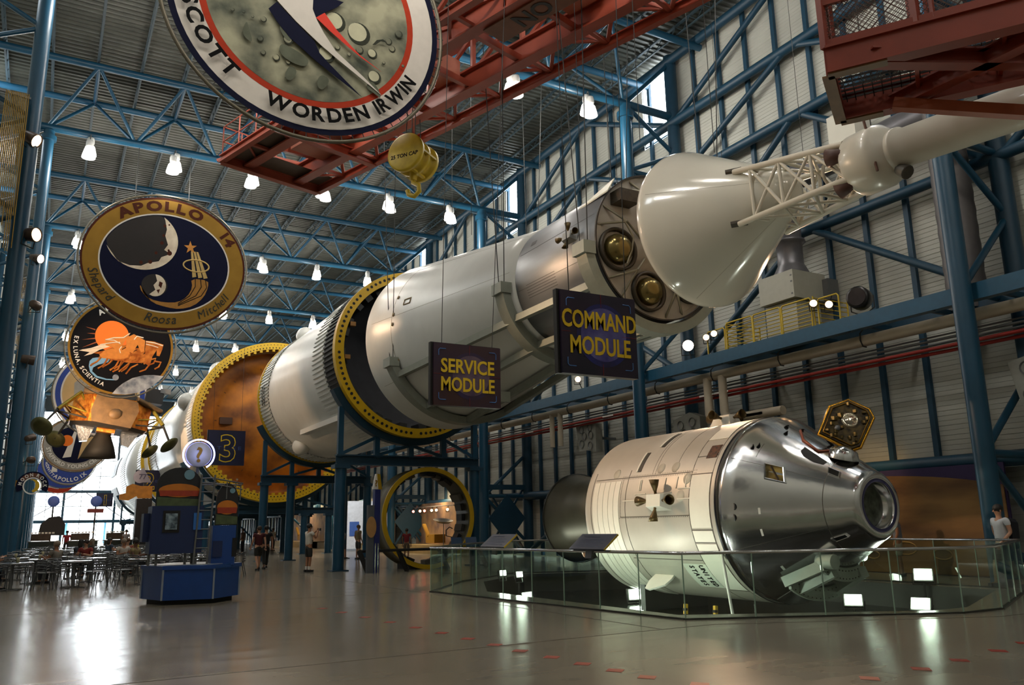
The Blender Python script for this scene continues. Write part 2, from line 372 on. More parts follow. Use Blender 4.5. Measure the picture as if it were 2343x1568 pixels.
# roof trusses: one bottom chord, two top chords, tube braces
def truss(yy, k):
    t = thing('roof_truss', 'blue triangular tube truss spanning the roof, %s truss row from the camera' % ORD[k], 'roof truss', (XL, yy, 18.35), 'blue roof trusses')
    MB().tube((-4.1, yy, 18.35), (XW-.2, yy, 18.35), .17, 12).build('bottom_chord', BLUE, t)
    for s in (-1, 1): MB().tube((-4.1, yy+s*1.75, 20.72), (XW-.2, yy+s*1.75, 20.72), .15, 10).build('top_chord', BLUE, t)
    for j in range(6):
        xb = -1.35+3.43*j; xa = xb+1.7; xc = xb+3.43
        for s in (-1, 1):
            for x in (xb, xc): MB().tube((x, yy, 18.35), (xa, yy+s*1.75, 20.72), .075, 6, cap=False).build('brace', BLUE, t)
        MB().tube((xa, yy-1.75, 20.72), (xa, yy+1.75, 20.72), .07, 6, cap=False).build('cross_strut', BLUE, t)
for k, yy in enumerate(ROWS[:9]): truss(yy, k)

# columns left and right, wall frame
def place(y): return '%s column row from the camera' % ORD[[round(r, 1) for r in ROWS].index(round(y, 1))]
for yy in ROWS[:10]:
    if yy > 13:
        t = thing('steel_column', 'round blue steel column with cap ring on the dining side, %s' % place(yy), 'column', (XL, yy, 0), 'left blue columns')
        MB().tube((XL, yy, 0), (XL, yy, 18.2), .21, 16).build('shaft', BLUE, t); MB().tube((XL, yy, 17.75), (XL, yy, 17.95), .3, 16).build('cap_ring', BLUE, t)
        MB().tube((-4.0, yy, 0), (-4.0, yy, 20.9), .18, 10).build('outer_shaft', BLUE, t)
        for j in range(6):
            z = 18.3-2.8*j; MB().tube((XL, yy, z), (-4.0, yy, z-1.4), .07, 6).build('brace', BLUE, t); MB().tube((XL, yy, z-2.8), (-4.0, yy, z-1.4), .07, 6).build('brace', BLUE, t)
    t = thing('steel_column', 'round blue steel column before the grey siding wall, %s' % place(yy), 'column', (XR, yy, 0), 'right blue columns')
    MB().tube((XR, yy, 0), (XR, yy, 18.3), .24, 18).build('shaft', BLUE, t); MB().tube((XR, yy, 17.7), (XR, yy, 17.95), .34, 18).build('cap_ring', BLUE, t)
    MB().tube((21.85, yy, 0), (21.85, yy, 21.2), .26, 16).build('outer_shaft', DBLUE, t)
    for a, b in ((18.35, 20.9), (18.35, 16.6), (15.4, 16.6), (15.4, 14.0), (11.2, 14.0), (11.2, 9.4), (7.0, 9.4), (3.0, 5.2), (3.0, .6)):
        MB().tube((XR, yy, a), (21.85, yy, b), .09, 8).build('brace', BLUE, t)
    for z in (15.4, 11.2, 7.0, 3.0): MB().tube((XR, yy, z), (21.85, yy, z), .1, 8).build('strut', BLUE, t)
mb = None
for kz, (z, r, nm) in enumerate(((20.95, .2, 'topmost'), (18.05, .19, 'second from the top'), (15.4, .19, 'third from the top'), (11.1, .17, 'fourth from the top'), (3.0, .21, 'lowest'))):
    t = thing('wall_girt', 'long round blue pipe girt along the grey siding wall, %s' % nm, 'girt', (21.7, 40, z), 'pipe girts on the siding wall')
    MB().tube((21.75, -8, z), (21.75, YEND-1, z), r, 12).build('pipe', DBLUE, t)
    zb = (18.05, 15.4, 11.1, 7.3, .2)[kz]
    for i in range(7):
        yc = ROWS[i]-6.45
        for s in (-1, 1): MB().tube((21.75, yc+s*.15, z), (21.75, yc+s*6.25, zb), .12, 8).build('brace', DBLUE, t)
sm = MB().bar((0, 0, 0), (0, 0, 21.2), .16, .13).mesh('wall_stud'); sm.materials.append(STUD)
y = 10.25
while y < YEND-2:
    o = bpy.data.objects.new('wall_stud', sm); COL.objects.link(o); o.parent = wr; o.location = (XW-.1, y, .05); y += 1.455

# catwalk girder with its bracing, pipes, yellow guard rails
t = thing('catwalk_girder', 'deep blue box girder of the catwalk in front of the siding wall', 'girder', (19.55, 40, 6.8))
MB().bar((19.72, -6, 6.98), (19.72, YEND-2, 6.98), .26, .42).build('beam', M('girder_blue', '#225672', .45), t)
MB().bar((20.9, -6, 6.9), (20.9, YEND-2, 6.9), .2, .3).build('beam', DBLUE, t)
for i in range(50): MB().bar((19.8, 9+1.9*i, 6.85), (21.9, 9+1.9*i, 6.85), .1, .14).build('crossbeam', DBLUE, t)
gm = MB()
for i in range(60): gm.bar((19.9, 14.6+i*.12, 7.1), (21.7, 14.6+i*.12, 7.1), .02, .05)
gm.build('grating', M('yellow_grating', '#8b8130', .6), t, kind='stuff')
for i in range(40): MB().bar((19.65, 10+2.6*i, 6.75), (19.65, 10+2.6*i, 7.15), .06, .05).build('bracket', DBLUE, t)
t = thing('white_pipe', 'thick cream wrapped pipe running along under the blue girder', 'pipe', (20.2, 40, 6.55))
MB().tube((20.25, -6, 6.55), (20.25, YEND-2, 6.55), .165, 14).build('pipe_run', WPIPE, t)
for i in range(30): MB().path([(20.25, 9+3.1*i, 6.9), (20.08, 9+3.1*i, 6.75), (20.06, 9+3.1*i, 6.55), (20.15, 9+3.1*i, 6.38), (20.3, 9+3.1*i, 6.37)], .022, 5).build('hanger', CABLE, t)
for yo in (21.0, 21.75): MB().path([(20.2, yo, 6.5), (20.2, yo, 5.2), (20.2, yo-.1, 5.02), (20.2, yo-.3, 4.95), (20.2, yo-2.6, 4.95)], .15, 10).build('drop_pipe', WPIPE, t)
for yo in (31.5, 32.2): MB().path([(20.2, yo, 6.5), (20.2, yo, 5.0)], .12, 10).build('drop_pipe', WPIPE, t)
t = thing('red_pipe', 'pair of red fire pipes running along the siding wall below the cream pipe', 'pipe', (20.3, 40, 5.9))
for z, x in ((5.92, 20.3), (5.82, 20.45)): MB().tube((x, -6, z), (x, YEND-2, z), .05, 8).build('pipe_run', RPIPE, t)
for yo in (20.8, 21.5, 27.5, 34.0): MB().bar((20.24, yo, 5.93), (20.24, yo+.75, 5.93), .01, .06).build('pipe_label', LETW, t)
t = thing('conduit_bundle', 'bundle of thin grey conduits between the cream and the red pipes', 'conduit', (20.5, 40, 6.2))
for i, (x, z) in enumerate(((20.5, 6.28), (20.6, 6.2), (20.75, 6.24), (20.9, 6.15), (21.1, 6.3), (21.3, 6.1))): MB().tube((x, -6, z), (x, YEND-2, z), .025+.01*(i % 2), 6).build('conduit', GREYM, t)
def guard(label, y0, y1, z0, h, nb, x=19.7, npost=2):
    t = thing('guard_rail', label, 'railing', (x, (y0+y1)/2, z0), 'yellow guard rails on the catwalk'); p = [y0+(y1-y0)*i/(npost-1) for i in range(npost)]
    MB().path([(x, y0, z0), (x, y0, z0+h-.06), (x, y0+.06, z0+h), (x, y1-.06, z0+h), (x, y1, z0+h-.06), (x, y1, z0)], .026, 6).build('rail_frame', YEL2, t)
    for q in p[1:-1]: MB().tube((x, q, z0), (x, q, z0+h), .026, 6).build('post', YEL2, t)
    for i in range(nb): z = z0+.1+(h-.2)*i/max(1, nb-1)*.95; MB().tube((x, y0, z), (x, y1, z), .016, 5).build('bar', YEL2, t)
    return t
guard('yellow tube guard panel right before the box unit, farther half', 17.72, 18.88, 7.19, .92, 7)
guard('yellow tube guard panel right before the box unit, nearer half', 16.5, 17.66, 7.19, .92, 7)
guard('yellow tube guard panel left of the grey box unit', 18.92, 20.12, 7.19, .92, 7)
guard('plain yellow pipe frame holding two lamps nearer the column', 15.5, 16.25, 7.19, .8, 0)
guard('plain yellow pipe frame holding two lamps beside the guard panels', 20.2, 21.05, 7.19, .8, 0)
for yy, lab in ((20.14, 'farther'), (16.46, 'nearer')):
    t = thing('guard_rail', 'yellow guard rail return at the %s end of the box unit' % lab, 'railing', (20.4, yy, 7.25), 'yellow guard rails on the catwalk')
    for i in range(6): MB().tube((19.75, yy, 7.35+.15*i), (21.3, yy, 7.35+.15*i), .016, 5).build('bar', YEL2, t)
    [MB().tube((q, yy, 7.1), (q, yy, 8.15), .026, 6).build('post', YEL2, t) for q in (19.76, 21.3)]
# air handling unit and ducts
t = thing('air_handling_unit', 'pale grey box air unit with round duct standing behind the yellow rails', 'air unit', (20.8, 18.3, 7.15))
gm_ = M('pale_grey_sheet', '#a8a799', .5, .1, .06)
MB().box((20.95, 18.25, 8.93), (1.5, 1.46, .92)).build('housing', gm_, t); MB().box((21.8, 17.9, 8.85), (.5, 1.2, .7)).build('rear_box', GREYM, t)
MB().box((20.95, 18.3, 7.8), (1.1, 1.3, 1.3)).build('base_box', gm_, t)
MB().lathe([(.62, 0), (.45, .35), (.42, .4), (.42, 1.15), (.52, 1.17), (.52, 1.25), (.42, 1.27), (.42, 2.6)], (20.95, 18.2, 9.39), (0, 0, 1), 20).build('round_duct', DUCT, t)
MB().path([(20.95, 18.2, 11.9), (20.95, 18.2, 12.5), (21.1, 17.8, 12.8), (21.2, 15, 12.85), (21.1, 12.7, 12.85)], .42, 14).build('duct_run', DUCT, t)
for z in (8.6, 9.0, 9.2): MB().box((20.2, 17.6, z), (.02, .06, .05)).build('latch', GREYM, t)
t = thing('vertical_duct', 'wide dark grey corrugated duct rising along the wall beside the near column', 'duct', (21.1, 12.5, 6))
MB().lathe([(.48+.02*(i % 2), .25*i) for i in range(60)], (21.05, 12.5, 6.9), (0, 0, 1), 22).build('duct_run', M('dark_grey_duct', '#605c5c', .5, .3), t)
MB().box((21.2, 15.6, 13.5), (.8, 1.0, 1.2)).build('cream_box', OFFW, t)
for i, (yy, za, zb, lab) in enumerate(((30.0, 4.6, 5.9, 'far'), (23.4, 3.9, 5.4, 'middle'), (10.7, 4.0, 5.35, 'near'))):
    t = thing('speaker_cluster', 'pale grey cabinet with round horn openings on the wall, %s one' % ('hidden behind the capsule top' if i == 1 else 'beside the near column' if i == 2 else 'above the yellow floor ring'), 'speaker', (20.4, yy, za), 'horn cabinets')
    MB().prism([(20.55, yy-.75, za), (20.55, yy+.55, za+.15), (20.55, yy+.75, zb-.1), (20.55, yy-.2, zb+.1), (20.55, yy-.75, zb-.1)], (.35, 0, 0)).build('cabinet', M('horn_cabinet', '#8f9088', .5), t); MB().bar((20.85, yy, (za+zb)/2), (22.15, yy, (za+zb)/2), .1).build('wall_bracket', GREYM, t)
    for a, b in ((-.35, .28), (.3, .4), (-.4, .75), (.1, .75), (-.35, 1.1), (.3, 1.05)):
        MB().lathe([(.17, -.03), (.15, .0), (.05, .12)], (20.54, yy+a, za+b*(zb-za)/1.35), (1, 0, 0), 14).build('horn', GREYM, t)
        MB().tube((20.6, yy+a-.03, za+b*(zb-za)/1.35), (20.62, yy+a-.03, za+b*(zb-za)/1.35), .07, 10).build('throat', HOLE, t)
t = thing('black_spotlight', 'black drum stage light on a yoke above the blue girder', 'spotlight', (20, 14.9, 7.2))
MB().lathe([(0, 0), (.3, 0), (.33, .05), (.33, .4), (.25, .5), (0, .5)], (19.8, 14.95, 7.75), (.8, .3, 0), 18).build('drum', M('black_lamp_shell', '#141414', .35), t)
MB().path([(19.95, 15.3, 7.75), (19.95, 15.3, 7.4), (20.0, 14.95, 7.2), (20.05, 14.6, 7.4), (20.05, 14.6, 7.75)], .02, 5).build('yoke', CABLE, t)
MB().tube((19.79, 14.945, 7.75), (19.77, 14.94, 7.75), .26, 18).build('lens', M('dark_lens', '#3a3433', .1), t)
# painted moon backdrop low on the wall
t = thing('moon_mural', 'painted brown planet mural under a purple sky low on the siding wall', 'mural', (21.6, 18, 0))
MB().box((21.5, 18.6, 1.45), (.06, 12.3, 2.9)).build('sky_panel', M('mural_purple', '#2c1f4a', .7), t)
mm = M('mural_planet', '#8d6a3a', .7, 0, 0, .5, col2='#4b3016', stretch=(1, .6, 2.2))
pts = [(21.46, 12.5, .02)]+[(21.46, 12.5+11.6*i/24, .15+2.6*math.sqrt(max(0, 1-((i/24-.36)/.66)**2))) for i in range(25)]+[(21.46, 24.2, .02)]
MB().prism(pts, (-.03, 0, 0)).build('planet', mm, t)
for a, b, rr in ((15.5, .7, .35), (16.6, .5, .22), (14.4, .55, .28), (17.8, .8, .2)):
    MB().path([(21.42, a+rr*cos(q*.5), b+.5*rr*sin(q*.5)) for q in range(13)], .018, 4, True).build('crater_line', M('mural_line', '#b98f55', .7), t)
# ================================================================ THE CAPSULE EXHIBIT
def polar(X, Z, r, a, y): return V((X+r*cos(R(a)), y, Z+r*sin(R(a))))
def patch(mb, X, Z, rf, y0, y1, a0, a1, lift=.006, n=8, m=1, th=True):
    """curved plate lying on a surface of revolution about a Y axis"""
    vs = []; k = 0
    for i in range(n+1):
        a = a0+(a1-a0)*i/n
        for j in range(m+1):
            y = y0+(y1-y0)*j/m; vs.append(polar(X, Z, rf(y)+lift, a, y))
    q = len(vs)
    for i in range(n+1):
        a = a0+(a1-a0)*i/n
        for j in range(m+1):
            y = y0+(y1-y0)*j/m; vs.append(polar(X, Z, rf(y)-.01, a, y))
    fs = [(i*(m+1)+j, i*(m+1)+j+1, (i+1)*(m+1)+j+1, (i+1)*(m+1)+j) for i in range(n) for j in range(m)]
    e = [i*(m+1) for i in range(n+1)]; fs += [(e[i], e[i+1], e[i+1]+q, e[i]+q) for i in range(n)]; fs += [(e[i]+m, e[i]+m+q, e[i+1]+m+q, e[i+1]+m) for i in range(n)]
    fs += [(j, j+q, j+1+q, j+1) for j in range(m)]+[(n*(m+1)+j, n*(m+1)+j+1, n*(m+1)+j+1+q, n*(m+1)+j+q) for j in range(m)]
    return mb.add(vs, fs, False)
CX, CZ = 13.85, 1.77
SMW = M('service_module_skin', '#bdb6aa', .42, .15, .08, 2); SMP = M('radiator_panel', '#e3dfd2', .5, 0, .05, 3); SML = M('panel_line', '#4e473d', .6, 0, 0)
cyl = lambda y: 1.955
cone = lambda y: .61+(1.94-.61)*(y-10.48)/(12.62-10.48)
cap = thing('space_capsule', 'mirror-bright cone capsule on its pale cylindrical service module inside the glass barrier', 'spacecraft', (CX, 15, -.2))
mb = MB(); mb.lathe([(0, 17.58), (1.6, 17.58), (1.86, 17.57), (1.945, 17.52), (1.955, 17.4), (1.955, 12.9), (1.93, 12.84), (0, 12.84)], (CX, 0, CZ), n=96)
sm = mb.build('service_module', SMW, cap)
mb = MB()
for y, a0, a1 in ((17.25, 150, 300), (15.85, 150, 300), (13.62, 60, 320), (12.98, 60, 320)): patch(mb, CX, CZ, cyl, y, y+.018, a0, a1, .004, 40)
for a, ya, yb in ((155.6, 13.62, 17.2), (183, 13.45, 16.05), (212, 13.6, 16), (145, 12.98, 13.62), (157.5, 12.98, 13.62), (192, 12.98, 13.62), (200, 12.98, 13.62), (238, 12.98, 13.62)): patch(mb, CX, CZ, cyl, ya, yb, a, a+.5, .004, 1)
for y in (14.2, 14.9, 15.0): patch(mb, CX, CZ, cyl, y, y+.008, 100, 155, .003, 20)
mb.build('panel_joint', SML, sm, kind='stuff')
mb = MB()   # rivet rows
for a in (156.6, 154.6, 183.6): 
    for i in range(44): mb.add([polar(CX, CZ, 1.957, a, 13.5+i*.06), polar(CX, CZ, 1.957, a, 13.52+i*.06), polar(CX, CZ, 1.957, a+.6, 13.52+i*.06), polar(CX, CZ, 1.957, a+.6, 13.5+i*.06)], [(0, 1, 2, 3)])
for i in range(26): mb.add([polar(CX, CZ, 1.957, 157.5+i, 16.03), polar(CX, CZ, 1.957, 157.5+i, 16.06), polar(CX, CZ, 1.957, 158+i, 16.06), polar(CX, CZ, 1.957, 158+i, 16.03)], [(0, 1, 2, 3)])
mb.build('rivet_row', SML, sm, kind='stuff')
for j in range(5): patch(MB(), CX, CZ, cyl, 16.12+.215*j, 16.32+.215*j, 158, 262, .012, 30).build('radiator_panel', SMP, sm)
for a0, a1, y0, y1 in ((100, 131, 13.0, 13.6), (158.5, 191, 13.0, 13.6), (192.8, 199.6, 13.0, 13.6), (201, 237, 13.0, 13.6)): patch(MB(), CX, CZ, cyl, y0, y1, a0, a1, .012, 14).build('fairing_panel', SMP, sm)
patch(MB(), CX, CZ, cyl, 13.02, 13.34, 137, 147, .010, 6).build('opened_bay', M('open_bay_brown', '#6a3f22', .6, 0, 0, 14, col2='#1c120c'), sm)
for a0, a1, y in ((135.5, 152, 15.47), (112, 131, 15.1)):
    patch(MB(), CX, CZ, cyl, y, y+.12, a0, a1, .008, 10).build('vent_slot', M('dark_slot', '#3a352c', .6), sm); patch(MB(), CX, CZ, cyl, y+.12, y+.17, a0, a1, .02, 10).build('slot_lip', SMP, sm)
for a, y in ((152, 16.4), (151, 14.75), (151, 14.25), (160, 13.75), (171, 13.9), (173, 14.2)):
    c = polar(CX, CZ, 1.952, a, y); d = (polar(CX, CZ, 3, a, y)-c).normalized(); MB().lathe([(0, .012), (.12, .012), (.13, 0)], c, d, 18).build('round_cover', M('round_cover', '#bcb6a6', .5), sm)
mb = MB()   # pressed ribs on the upper side panel
for ya, yb, a in ((14.9, 15.95, 172), (15.1, 15.5, 168), (13.6, 14.0, 172.5), (13.6, 14.0, 166)): patch(mb, CX, CZ, cyl, ya, yb, a, a+.7, .016, 1)
for y in (15.35, 15.3, 14.85, 14.45, 14.05, 13.75): patch(mb, CX, CZ, cyl, y, y+.03, 158.5, 166, .016, 6)
mb.build('pressed_rib', M('pressed_rib', '#d6cfc0', .4), sm, kind='stuff')
patch(MB(), CX, CZ, cyl, 13.62, 14.35, 215, 236, .008, 10).build('lettering_panel', M('white_letter_panel', '#d9dccf', .5), sm)
for row, (word, y) in enumerate((('UNITED', 13.86), ('STATES', 14.16))):
    mb = MB()
    for i, ch in enumerate(word):
        a = 217.2+i*3.15; o = polar(CX, CZ, 1.968, a, y); up = V((0, -1, 0)); rt = V((sin(R(a))*1, 0, -cos(R(a)))); rt = (polar(CX, CZ, 2, a+1, y)-polar(CX, CZ, 2, a, y)).normalized()
        # reads downwards round the hull
        write(mb, ch, .2, o, rt, V((0, -1, 0)), bold=.02, sx=.75)
    mb.build('lettering', LETK, sm)
fin = MB(); b0 = polar(CX, CZ, 1.95, 226, 15.6); b1 = polar(CX, CZ, 1.95, 226, 14.95); n0 = V((cos(R(226)), 0, sin(R(226))))
fin.prism([b0, b1, b1+n0*.1, b1+n0*.28+V((0, .1, 0)), b0+n0*.45+V((0, -.12, 0)), b0+n0*.42+V((0, .05, 0)), b0+n0*.2+V((0, .08, 0))], (.03, 0, -.03)); fin.build('scimitar_antenna', LETW, sm)
def quad(parent, X, Z, r, a, y, s=1.0, hm=None):
    n = V((cos(R(a)), 0, sin(R(a)))); t = V((0, 1, 0)); u = n.cross(t); c = polar(X, Z, r, a, y)
    m3 = Matrix((t, u, n)).transposed()
    h = MB(); p = [(-.34, -.2), (.34, -.2), (.34, .2), (-.34, .2)]; q = [(-.24, -.13), (.24, -.13), (.24, .13), (-.24, .13)]
    vs = [c+m3 @ V((x*s, z*s, -.01)) for x, z in p]+[c+m3 @ V((x*s, z*s, .24*s)) for x, z in q]
    h.add(vs, [(4, 5, 6, 7)]+[(i, (i+1) % 4, 4+(i+1) % 4, 4+i) for i in range(4)]); h.build('thruster_housing', hm or SMP, parent)
    for d, e in ((t, 1), (-t, 1), (u, 1), (-u, 1)):
        o = c+n*(.17*s)+d*((.24 if d in (t, -t) else .14)*s); ax = (d+n*.18).normalized()
        MB().lathe([(.035*s, 0), (.03*s, .05*s), (.045*s, .1*s), (.08*s, .19*s), (.115*s, .32*s), (.105*s, .31*s), (.07*s, .19*s), (0, .12*s)], o, ax, 16).build('thruster_nozzle', M('brown_nozzle', '#5b4a2a', .4, .6), parent)
quad(sm, CX, CZ, 1.955, 174, 14.53); quad(sm, CX, CZ, 1.955, 88, 14.45)
# engine bell
BELL = M('engine_bell', '#5a5546', .45, .35, .15, 3)
MB().lathe([(.55, 17.5), (.62, 17.8), (.86, 18.7), (1.06, 19.7), (1.255, 20.72), (1.235, 20.72), (1.04, 19.7), (.84, 18.7), (.5, 17.6)], (CX, 0, CZ-.06), n=64).build('engine_bell', BELL, sm)
mb = MB()
for y, r in ((19.0, .93), (20.7, 1.26)): mb.lathe([(r, y-.02), (r+.025, y), (r, y+.02)], (CX, 0, CZ-.06), n=64)
mb.build('bell_ring', M('bell_ring_dark', '#24221c', .5), sm)
o = polar(CX, CZ, 2.03, 205, 17.75)
t_ = MB(); t_.lathe([(.2, -.1), (.23, 0), (.2, .04), (.17, 0), (.15, -.05), (0, -.06)], o, (-.6, .75, -.1), 20).build('umbilical_port', M('salmon_ring', '#c98a6a', .5), sm)
mb = MB()
for i in range(5): mb.ball(o+V((.06*cos(i*1.25)-.05, .05, .09*sin(i*1.25))), .03, 6, 4)
mb.tube(o, o+V((.3, -.2, 0)), .05, 8); mb.build('port_plug', GREYM, sm)
# crew cone
prof = [(1.80, 12.83), (1.91, 12.8), (1.95, 12.74), (1.955, 12.68), (1.94, 12.62)]+[(cone(12.62-(12.62-10.62)*i/10), 12.62-(12.62-10.62)*i/10) for i in range(1, 11)]+[(.67, 10.56), (.62, 10.5), (.56, 10.47), (.50, 10.47), (.45, 10.49), (.43, 10.53), (.43, 10.8), (0, 10.8)]
cm = MB().lathe(prof, (CX, 0, CZ), n=128).build('command_module', CHROME, cap)
mb = MB(); mb.lathe([(1.965, 12.80), (1.975, 12.845), (1.95, 12.86)], (CX, 0, CZ), n=96); mb.build('seam_ring', M('dark_seam', '#14141a', .3, .5, 0), cm)
MB().lathe([(.44, 10.475), (.47, 10.462), (.60, 10.492), (.61, 10.52)], (CX, 0, CZ), n=64).build('tunnel_ring', M('violet_metal_ring', '#5a5c86', .25, .9, .1), cm)
MB().lathe([(0, 10.66), (.25, 10.66), (.36, 10.68), (.40, 10.74), (.43, 10.75)], (CX, 0, CZ), n=40).build('tunnel_hatch', M('tunnel_hatch', '#5d6455', .4, .3, 0, 5, col2='#20241e'), cm)
CL = M('capsule_line', '#77736c', .3, .8, 0); DARK = M('dark_opening', '#0c0b0a', .6, 0, 0)
mb = MB()
patch(mb, CX, CZ, cone, 11.0, 11.012, 40, 320, .003, 60)
for a in (100, 148, 205, 250): patch(mb, CX, CZ, cone, 11.01, 12.6, a, a+.35, .003, 1, 6)
for y in (12.2,): patch(mb, CX, CZ, cone, y, y+.01, 130, 143, .003, 8)
mb.build('skin_seam', CL, cm, kind='stuff')
def on_cone(pts, lift=0): return [polar(CX, CZ, cone(y)+lift, a, y) for y, a in pts]
wp = [(11.99, 146.8), (11.70, 146.6), (11.62, 158.6), (11.93, 157.6)]
def winframe(parent, wp, name, glassmat):
    c0 = sum((V((y, a, 0)) for y, a in wp), V())/len(wp)
    f = MB(); out = on_cone([(c0.x+(y-c0.x)*1.22, c0.y+(a-c0.y)*1.22) for y, a in wp], .005); mid = on_cone([(c0.x+(y-c0.x)*1.12, c0.y+(a-c0.y)*1.12) for y, a in wp], .04); inn = on_cone(wp, .035); dp = on_cone(wp, -.05); k = len(wp)
    f.add(out+mid+inn+dp, [(r*k+i, r*k+(i+1) % k, (r+1)*k+(i+1) % k, (r+1)*k+i) for r in range(3) for i in range(k)]); fo = f.build(name, CHROME, parent)
    MB().add(on_cone(wp, .007), [tuple(range(k))]).build('pane', glassmat, fo); return fo
fo = winframe(cm, wp, 'side_window', M('window_amber', '#b09a58', .15, 0, 0, 3, col2='#3a3220'))
a_, b_2 = on_cone([(11.90, 147.5), (11.72, 157.5)], .012); MB().bar(a_, b_2, .04, .02).build('window_bar', M('window_bar_brown', '#4a3a26', .5), fo)
def hole(pts, name='rendezvous_window', mat=DARK, lift=.006): return MB().add(on_cone(pts, lift), [tuple(range(len(pts)))]).build(name, mat, cm)
hole([(11.62, 116), (11.35, 119), (11.12, 123), (11.14, 129), (11.3, 130.5), (11.5, 128), (11.6, 124)])
winframe(cm, [(11.02, 131), (10.84, 132), (10.82, 140), (10.98, 139)], 'small_window', M('small_window_dark', '#2c2e30', .1, .3, 0))
winframe(cm, [(11.02, 218.5), (10.80, 219.5), (10.78, 224), (10.98, 223.5)], 'lower_window', M('small_window_dark', '#2c2e30', .1, .3, 0))
for y, a in ((12.36, 136), (12.28, 133.2), (12.43, 179), (12.45, 185.7), (12.1, 110), (12.25, 102), (12.05, 95)):
    c = polar(CX, CZ, cone(y), a, y); MB().lathe([(0, .004), (.045, .004), (.06, .012), (.07, 0)], c, polar(0, 0, 1, a, .5), 14).build('thruster_port', DARK, cm)
for y, a, dy, da in ((12.0, 180, .035, 4.5), (12.03, 195, .035, 5), (12.0, 226, .04, 4), (11.95, 243, .05, 3)): patch(MB(), CX, CZ, cone, y, y+dy, a, a+da, .004, 3).build('white_strip', LETW, cm)
hole([(11.98, 97), (11.72, 107), (11.52, 113), (11.38, 112), (11.3, 100), (11.34, 88), (11.6, 82), (11.9, 86)], 'hatch_opening', M('hatch_inside', '#8a8578', .35, .5, 0, 2, col2='#2b2622'))
MB().path(on_cone([(12.02, 97), (11.75, 108.5), (11.36, 114), (11.26, 100)], .02), .028, 6).build('hatch_rim', M('hatch_rim_red', '#8a4a35', .4, .3), cm)
MB().lathe([(.3, 0), (.26, .16), (.12, .24), (0, .26)], polar(CX, CZ, cone(11.05)-.03, 100, 11.05), polar(0, 0, 1, 100, -.3), 20).build('tower_well_cover', CHROME, cm)
# open hatch door, tilted up from the top of the cone
hc = V((14.05, 11.2, 3.42)); hu = V((.60, -.05, .80)).normalized(); hn = V((-.62, -.78, .35)); hn = (hn-hu*hn.dot(hu)).normalized(); hr = hu.cross(hn)
def hp(a, b, c=0): return hc+hr*a+hu*b+hn*c
hd = MB(); outl = [(-.36, -.48), (.30, -.52), (.42, -.38), (.42, .36), (.28, .50), (-.14, .52), (-.40, .20)]
if True:
    k = len(outl); vs = [hp(a, b, -.05) for a, b in outl]+[hp(a*.98, b*.98, .05) for a, b in outl]
    hd.add(vs, [tuple(range(k-1, -1, -1)), tuple(range(k, 2*k))]+[(i, (i+1) % k, k+(i+1) % k, k+i) for i in range(k)])
door = hd.build('hatch_door', M('hatch_mechanism', '#5a4a24', .45, .5, 0, 9, .3, 20, col2='#17120b'), cap)
MB().path([hp(a*1.03, b*1.03, .0) for a, b in outl], .035, 6, True).build('gold_seal', M('gold_seal', '#c8912a', .25, .9, .2), door); MB().path([hp(a*.88, b*.88, .06) for a, b in outl], .018, 5, True).build('inner_seal', M('gold_seal_dark', '#7a5a1c', .3, .8, .2), door)
MB().lathe([(.17, .05), (.15, .09), (.12, .07), (0, .075)], hp(.04, .08), hn, 20).build('hatch_porthole', M('bright_porthole', '#d8cbb4', .1, .8, .1), door)
mb = MB()
for i in range(26):
    a, b = random.uniform(-.3, .33), random.uniform(-.42, .42)
    if abs(a-.04) < .18 and abs(b-.08) < .2: continue
    mb.box(hp(a, b, .07), (random.uniform(.03, .1), random.uniform(.03, .1), random.uniform(.03, .08)))
mb.build('latch_work', M('latch_metal', '#8a7a50', .35, .8, .3), door, kind='stuff')
MB().lathe([(.06, .05), (.06, .1), (0, .1)], hp(-.1, -.22), hn, 6).build('latch_nut', GREYM, door)
for s in (-.25, .2): MB().tube(hp(s, -.5), polar(CX, CZ, cone(11.5)-.05, 82, 11.5), .03, 6).build('hatch_hinge', GREYM, door)
# cradle, props and stands under it
t = thing('display_cradle', 'white riveted steel cradle carrying the front of the capsule', 'cradle', (CX, 12.0, -.55))
WCR = M('white_cradle', '#c2c9bf', .45, .1, .1)
for yy in (11.35, 12.0):
    mb = MB(); pts = []; k = 12
    inn = [polar(CX, CZ, cone(yy)+.03, 236+52*i/k, yy) for i in range(k+1)]; out = [V((p.x, yy, max(-.54, p.z-.26))) for p in inn]
    mb.prism(inn+out[::-1], (0, .07, 0)); mb.build('saddle', WCR, t)
    mb = MB()
    for i in range(k): mb.ball(inn[i]+V((0, -.01, -.06)), .012, 6, 4); mb.ball(out[i]+V((0, -.01, .05)), .012, 6, 4)
    mb.build('rivet_row', SML, t, kind='stuff')
for a in (237, 250, 287): MB().bar(polar(CX, CZ, cone(11.35)+.16, a, 11.3), polar(CX, CZ, cone(12.0)+.16, a, 12.1), .2, .2).build('saddle_beam', WCR, t)
MB().tube(polar(CX, CZ, cone(11.3)+.13, 236, 11.05), polar(CX, CZ, cone(11.3)+.13, 236, 11.42), .14, 16).build('saddle_roller', WCR, t)
MB().box((CX-.3, 11.7, -.5), (1.2, 1.0, .1)).build('base_plate', WCR, t)
t = thing('display_cradle', 'dark cradle beam with white legs under the rear of the service module', 'cradle', (CX, 16.6, -.55))
mb = MB(); k = 14; inn = [polar(CX, CZ, 1.97, 240+60*i/k, 16.5) for i in range(k+1)]; out = [V((p.x, 16.5, -.54)) for p in inn]; mb.prism(inn+out[::-1], (0, .18, 0)); mb.build('saddle', M('black_saddle', '#23241f', .5), t)
